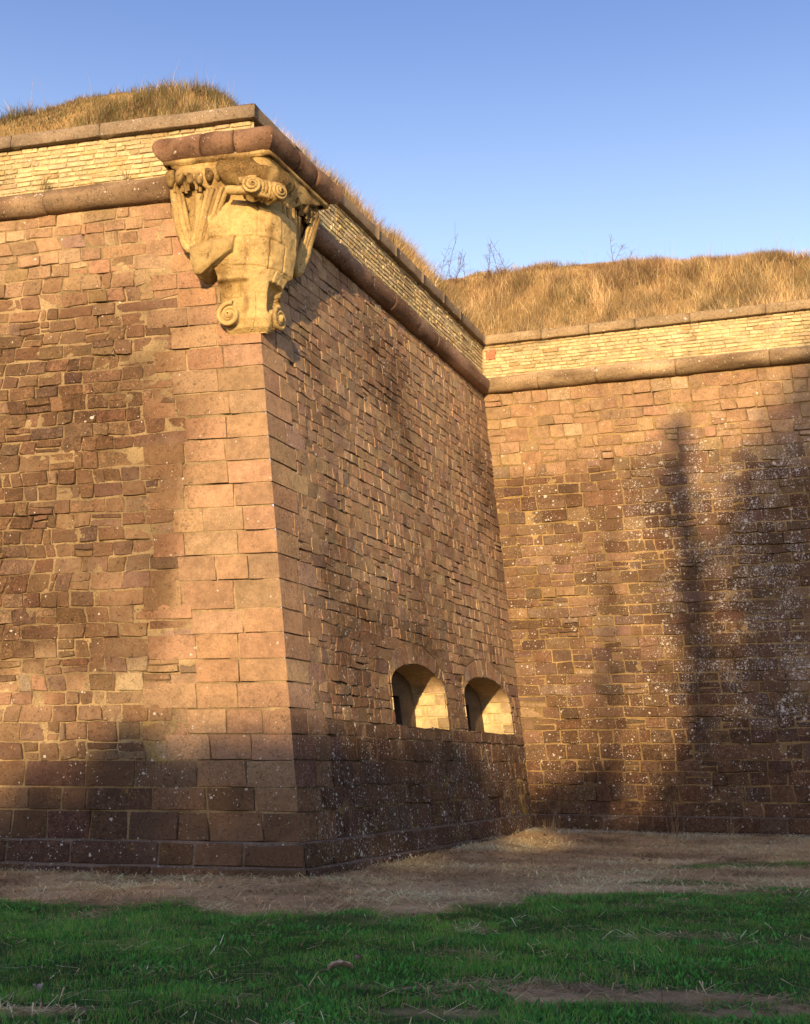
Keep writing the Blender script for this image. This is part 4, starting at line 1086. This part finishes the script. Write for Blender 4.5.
def foot(px, py):
    p = at_ground(px, py); return (p[0], p[1], float(ground_z(np.array([p[0]]), np.array([p[1]]))[0]))
def wall_foot(u, d=.25):
    p = wpt('C', u, ZP, .17 + d); return (p[0], p[1], float(ground_z(np.array([p[0]]), np.array([p[1]]))[0]))
weed_tuft(wall_foot(3.25), 26, .55, 'dry stalks leaning at the wall foot below the narrow tree shadow', (.40, .29, .16), .06)
weed_tuft(wall_foot(4.45), 18, .42, 'small dry weed at the wall foot under the edge of the broad shadow', (.36, .25, .14), .05)
weed_tuft(wall_foot(6.35), 30, .60, 'rightmost tall dry weed at the foot of the far wall', (.40, .29, .17), .09)
weed_tuft(wall_foot(.55), 34, .40, 'dry grass clump in the inner corner where bastion and far wall meet', (.42, .30, .16), .16)
p = wpt('L', -5.0, ZCB, .12); weed_tuft((p[0], p[1], ZCT - .02), 26, .26, 'little weed growing on the round string course at far left', (.20, .17, .07), .05)
p = wpt('L', -3.45, ZCB, .12); weed_tuft((p[0], p[1], ZCT - .02), 18, .2, 'little weed on the round string course nearest the corbel', (.24, .19, .08), .05)
p = kp('L', .55, .35, 11.72); weed_tuft(tuple(p), 14, .3, 'thin dry weed on the cap stone above the carved corbel', (.36, .24, .12), .08)
p = kp('F', 1.0, .38, 11.80); weed_tuft(tuple(p), 30, .3, 'dry tuft over the side moulding of the corbel', (.34, .23, .11), .14)

def bare_shrub(loc, hgt, label, n=7, seed=0, spread=.5, col=(.16, .085, .07)):
    rr = np.random.default_rng(seed)
    root = tag(empty('bare_shrub', loc), label, 'shrub')
    for k in range(n):
        p = np.array(loc) + np.array([rr.normal(0, spread * .5), rr.normal(0, spread * .3), -.03]); d = np.array([rr.normal(0, .35), rr.normal(0, .25), 1.0]); d /= np.linalg.norm(d)
        L = hgt * rr.uniform(.55, 1.1); pts = [p]
        for i in range(6):
            d = d + rr.normal(0, .13, 3); d /= np.linalg.norm(d); pts.append(pts[-1] + d * L / 6)
        pts = np.array(pts); V, f = tube(pts, np.linspace(.008, .003, 7), 5); mb = MB(); mb.add(V, f, col); st = mb.build('stem', M_BLADE, root, wear=False)
        for i in range(2, 7):
            for s in range(rr.integers(2, 5)):
                e = d * .5 + rr.normal(0, .6, 3); e[2] = abs(e[2]) * .8 + .15; e /= np.linalg.norm(e)
                q = pts[i] + (pts[i - 1] - pts[i]) * rr.uniform(0, 1); l_ = L * rr.uniform(.12, .3)
                V, f = tube([q, q + e * l_ * .5, q + (e + rr.normal(0, .2, 3)) * l_], [.0045, .0035, .002], 4); tw = MB(); tw.add(V, f, np.array(col) * 1.1); tw.build('twig', M_BLADE, st, wear=False)
def on_rampart(x, y): return (x, y, float(rampart_z(np.array([x]), np.array([y]))[0]))
bare_shrub(on_rampart(1.3, 33.2), 1.7, 'largest bare reddish shrub on the skyline over the inner corner', 10, 1, .7)
bare_shrub(on_rampart(2.35, 33.0), 1.2, 'thin bare shrub on the skyline just right of the largest one', 5, 2, .5)
bare_shrub(on_rampart(.55, 32.6), 1.1, 'low bare shrub on the skyline left of the largest one', 5, 3, .4)
bare_shrub(on_rampart(5.9, 32.0), 1.2, 'single bare stems on the skyline above the middle of the far wall', 3, 4, .3)

def curled_leaf(loc, size, rot, label, cat, colr, name):
    root = tag(empty(name, loc), label, cat)
    n, m = 11, 7; t = np.linspace(0, 1, n); s = np.linspace(-1, 1, m)
    V = []
    for a in t:
        w_ = size * .26 * math.sin(math.pi * min(1, a * .96 + .02)) ** .7
        for b in s:
            p = np.array([(a - .5) * size, b * w_ * (1 + .12 * math.sin(a * 17)), size * (.10 + .16 * b * b + .14 * math.sin(a * 3.1) + .03 * math.sin(a * 19 + b * 4))])
            V.append(p)
    V = np.array(V); V = np.vstack([V, V - [0, 0, .004]])
    c_, s_ = math.cos(rot), math.sin(rot); V[:, :2] = V[:, :2] @ np.array([[c_, s_], [-s_, c_]]); V += np.array(loc) + [0, 0, .05]
    f = [list(q) for q in grid_faces(n, m)] + [[i + n * m for i in q][::-1] for q in grid_faces(n, m)]
    mb = MB(); mb.add(V, f, np.array(colr) * (1 + .3 * vnoise(V[:, 0] * 60, V[:, 1] * 60))[:, None]); mb.build('leaf_blade', M_BLADE, root, wear=False)
    e = np.array([math.cos(rot), math.sin(rot), 0]); q = np.array(loc) + [0, 0, .05]
    V, f = tube([q - e * size * .5 + [0, 0, size * .1], q - e * size * .68 + [0, 0, size * .12], q - e * size * .82 + [0, 0, size * .05]], .004, 5)
    mb = MB(); mb.add(V, f, np.array(colr) * .6); mb.build('leaf_stalk', M_BLADE, root, wear=False)
curled_leaf(foot(341, 976), .20, .25, 'larger pale curled dead leaf lying on the lawn', 'dead leaf', (.50, .36, .25), 'dead_leaf')
curled_leaf(foot(359, 967), .11, 1.3, 'small reddish curled dead leaf touching the larger pale one', 'dead leaf', (.40, .24, .18), 'dead_leaf')
curled_leaf(foot(38, 1003), .13, 2.0, 'greyish crumpled leaf alone in the grass at lower left', 'dead leaf', (.42, .33, .27), 'dead_leaf')

# ================================================================= behind the photographer: ditch bank and trees that shade the ground
SUN_AZ, SUN_EL = R(188.3), R(14.0)
gx = np.arange(-70, 71, 2.5); gy = np.arange(-110, -15.9, 2.0)
X, Y = np.meshgrid(gx, gy, indexing='ij'); x, y = X.ravel(), Y.ravel()
hill_z = lambda x, y: 9.6 * sm(-17, -31, y) + .35 * fbm(np.asarray(x) * .2, np.asarray(y) * .2, seed=99, oct=3) * sm(-17, -24, y) - .05
mb = MB(); mb.add(np.stack([x, y, hill_z(x, y)], 1), grid_faces(*X.shape), np.array([.07, .085, .03]) * (1 + .3 * fbm(x * .3, y * .3, seed=101))[:, None])
tag(mb.build('hill', M_EARTH, wear=False), 'grassy outer bank of the ditch behind the viewer', 'bank', kind='structure')
def tree(x, y, ztop, half, zlow, label, nleaf=3800, nc=34, seed=0, bare=False, dia=.45, group='trees on the outer bank'):
    rr = np.random.default_rng(seed); z0 = float(hill_z(np.array([x]), np.array([y]))[0])
    root = tag(empty('tree', (x, y, z0)), label, 'tree', group)
    mb = MB(); H = ztop - z0
    pts = [np.array([x, y, z0 - .2])]
    for i in range(1, 9): pts.append(np.array([x + rr.normal(0, .02) * (i if bare else 1), y + rr.normal(0, .05), z0 + H * (.97 if bare else .85) * i / 8]))
    V, f = tube(pts, np.linspace(dia / 2 * 1.2, dia * (.30 if bare else .12), 9), 10); mb.add(V, f, (.16, .115, .08), (.3, .1, .1))
    for k in range(17 if bare else 14):
        t = rr.uniform(.35, .98); b = np.array([x, y, z0 + H * t * (.95 if bare else .85)]); a = rr.uniform(0, 2 * np.pi)
        L = half * (1.15 - .6 * t) * rr.uniform(.6, 1.1) * (1.25 if bare else 1); e = b + np.array([math.cos(a) * L, math.sin(a) * L, L * rr.uniform(.5, 1.1)])
        V, f = tube(smooth_path([b, (b + e) / 2 + [0, 0, -.12 * L], e], 2), np.linspace(dia * (.26 if bare else .17), .03, len(smooth_path([b, b, e], 2))), 6); mb.add(V, f, (.15, .11, .08), (.3, .1, .1))
    mb.build('trunk', M_BARK, root)
    if not bare:
        n = nleaf
        t = rr.uniform(0, 1, nc); cz = zlow + (ztop - zlow) * (.12 + .8 * t); rad = half * np.sqrt(np.clip(1 - (2 * (.12 + .8 * t) - 1) ** 2, .08, 1))
        a = rr.uniform(0, 2 * np.pi, nc); q = np.sqrt(rr.uniform(0, .8, nc))
        C = np.stack([x + np.cos(a) * rad * q, y + np.sin(a) * rad * q, cz], 1); cr = np.maximum(.35, rad * .5)
        k = rr.integers(0, nc, n); p = C[k] + rr.normal(0, .52, (n, 3)) * cr[k][:, None]
        d1 = rr.normal(0, 1, (n, 3)); d1 /= np.linalg.norm(d1, axis=1)[:, None]; d2 = np.cross(d1, rr.normal(0, 1, (n, 3))); d2 /= np.linalg.norm(d2, axis=1)[:, None]
        s = rr.uniform(.12, .26, n)[:, None]
        V = np.stack([p - d1 * s, p + d2 * s * .6, p + d1 * s, p - d2 * s * .6], 1).reshape(-1, 3)
        c = np.array([.05, .085, .025]) * rr.uniform(.6, 1.5, n)[:, None]
        mb = MB(); mb.add(V, (np.arange(n) * 4)[:, None] + np.arange(4)[None], np.repeat(c, 4, 0)); mb.build('crown', M_LEAF, root, wear=False, smooth=False)
TY = -50.0
def caster(w, u, z, ty=TY):
    """where in the row of trees the thing stands whose shadow reaches wall w at (u, z)"""
    p = wpt(w, u, z, 0.0); d = p[1] - ty
    return p[0] - d * math.tan(SUN_AZ - math.pi), p[2] + d / math.cos(SUN_AZ - math.pi) * math.tan(SUN_EL)
row = [('L', -11.5, -.6, 2.4), ('L', -9.2, -2.6, 1.8), ('L', -7.2, -3.2, 1.3), ('L', -4.2, 1.5, 1.8), ('L', -2.8, 2.7, 2.0), ('L', -.7, 2.8, 1.7), ('F', 3.0, 2.5, 1.8), ('F', 8.0, 2.3, 1.7), ('C', .9, 2.3, 1.7), ('C', 2.5, 1.7, 1.7), ('C', 4.2, 3.2, 1.8), ('C', 6.4, 3.6, 2.2), ('C', 9.0, 3.6, 2.2)]
for i, (w_, u_, z_, hf) in enumerate(row):
    tx, zt = caster(w_, u_, z_)
    tree(tx, TY + random.uniform(-.8, .8), zt, hf, 8.8, 'leafy tree on the outer bank shading the ditch', seed=500 + i, nleaf=5200)
tx, zt = caster('C', 3.75, 10.4, -40)
tree(tx, -40, zt, 1.9, 10, 'tall bare slender tree whose trunk shadow falls on the far wall', seed=520, bare=True, dia=.92)
tx, zt = caster('C', 1.7, 7.6)
tree(tx, TY - 1, zt, 1.6, 10, 'smaller bare tree whose faint branch shadows reach the far wall', seed=523, bare=True, dia=.36)
tx, zt = caster('C', 8.15, 12.6)
tree(tx, TY + 1, zt, 3.1, 4, 'tall columnar poplar whose broad shadow falls on the right of the far wall', seed=521, nleaf=110000, nc=260, dia=.8)

# ================================================================= sky, sun, camera
w = bpy.data.worlds.new('World'); SC.world = w; w.use_nodes = True
nt = w.node_tree; nt.nodes.clear(); g = G(nt)
sky = g.n('ShaderNodeTexSky', None, sky_type='NISHITA', sun_disc=False, sun_elevation=SUN_EL, sun_rotation=SUN_AZ, altitude=200.0, air_density=1.0, dust_density=.6, ozone_density=2.5)
el = g.n('ShaderNodeSeparateXYZ', {0: g.n('ShaderNodeTexCoord').outputs['Generated']}).outputs[2]
hz = g.ss(.60, .34, el)                               # paler, hazier air towards the horizon
tint = g.mix(hz, (1.02, .92, 1.08, 1), (1.92, 1.48, 1.28, 1))
sc_ = g.mix(1.0, sky.outputs[0], tint, 'MULTIPLY')
bg = g.n('ShaderNodeBackground', {0: sc_, 1: .12}); o = g.n('ShaderNodeOutputWorld'); nt.links.new(bg.outputs[0], o.inputs[0])
sd = bpy.data.lights.new('sun', 'SUN'); sd.energy = 3.9; sd.angle = R(.53); sd.color = (1.0, .70, .36)
so = bpy.data.objects.new('sun', sd); COL.objects.link(so)
sdir = Vector((math.sin(SUN_AZ) * math.cos(SUN_EL), math.cos(SUN_AZ) * math.cos(SUN_EL), math.sin(SUN_EL)))
so.rotation_euler = sdir.to_track_quat('Z', 'Y').to_euler(); so.location = sdir * 60
cd = bpy.data.cameras.new('camera'); cam = bpy.data.objects.new('camera', cd); COL.objects.link(cam)
cd.sensor_width = 36; cd.sensor_fit = 'AUTO'; cd.lens = F_PX / 1024 * 36; cd.clip_end = 3000; cd.clip_start = .1
cam.matrix_world = Matrix.Translation(EYE.tolist()) @ Matrix.Rotation(math.pi / 2 + PITCH, 4, 'X') @ Matrix.Rotation(ROLL, 4, 'Z')
SC.camera = cam
SC.view_settings.view_transform = 'Standard'; SC.view_settings.look = 'None'; SC.view_settings.exposure = 1.0; SC.view_settings.gamma = 1
SC.render.engine = 'CYCLES'; SC.cycles.use_denoising = True; SC.cycles.max_bounces = 6; SC.cycles.diffuse_bounces = 4
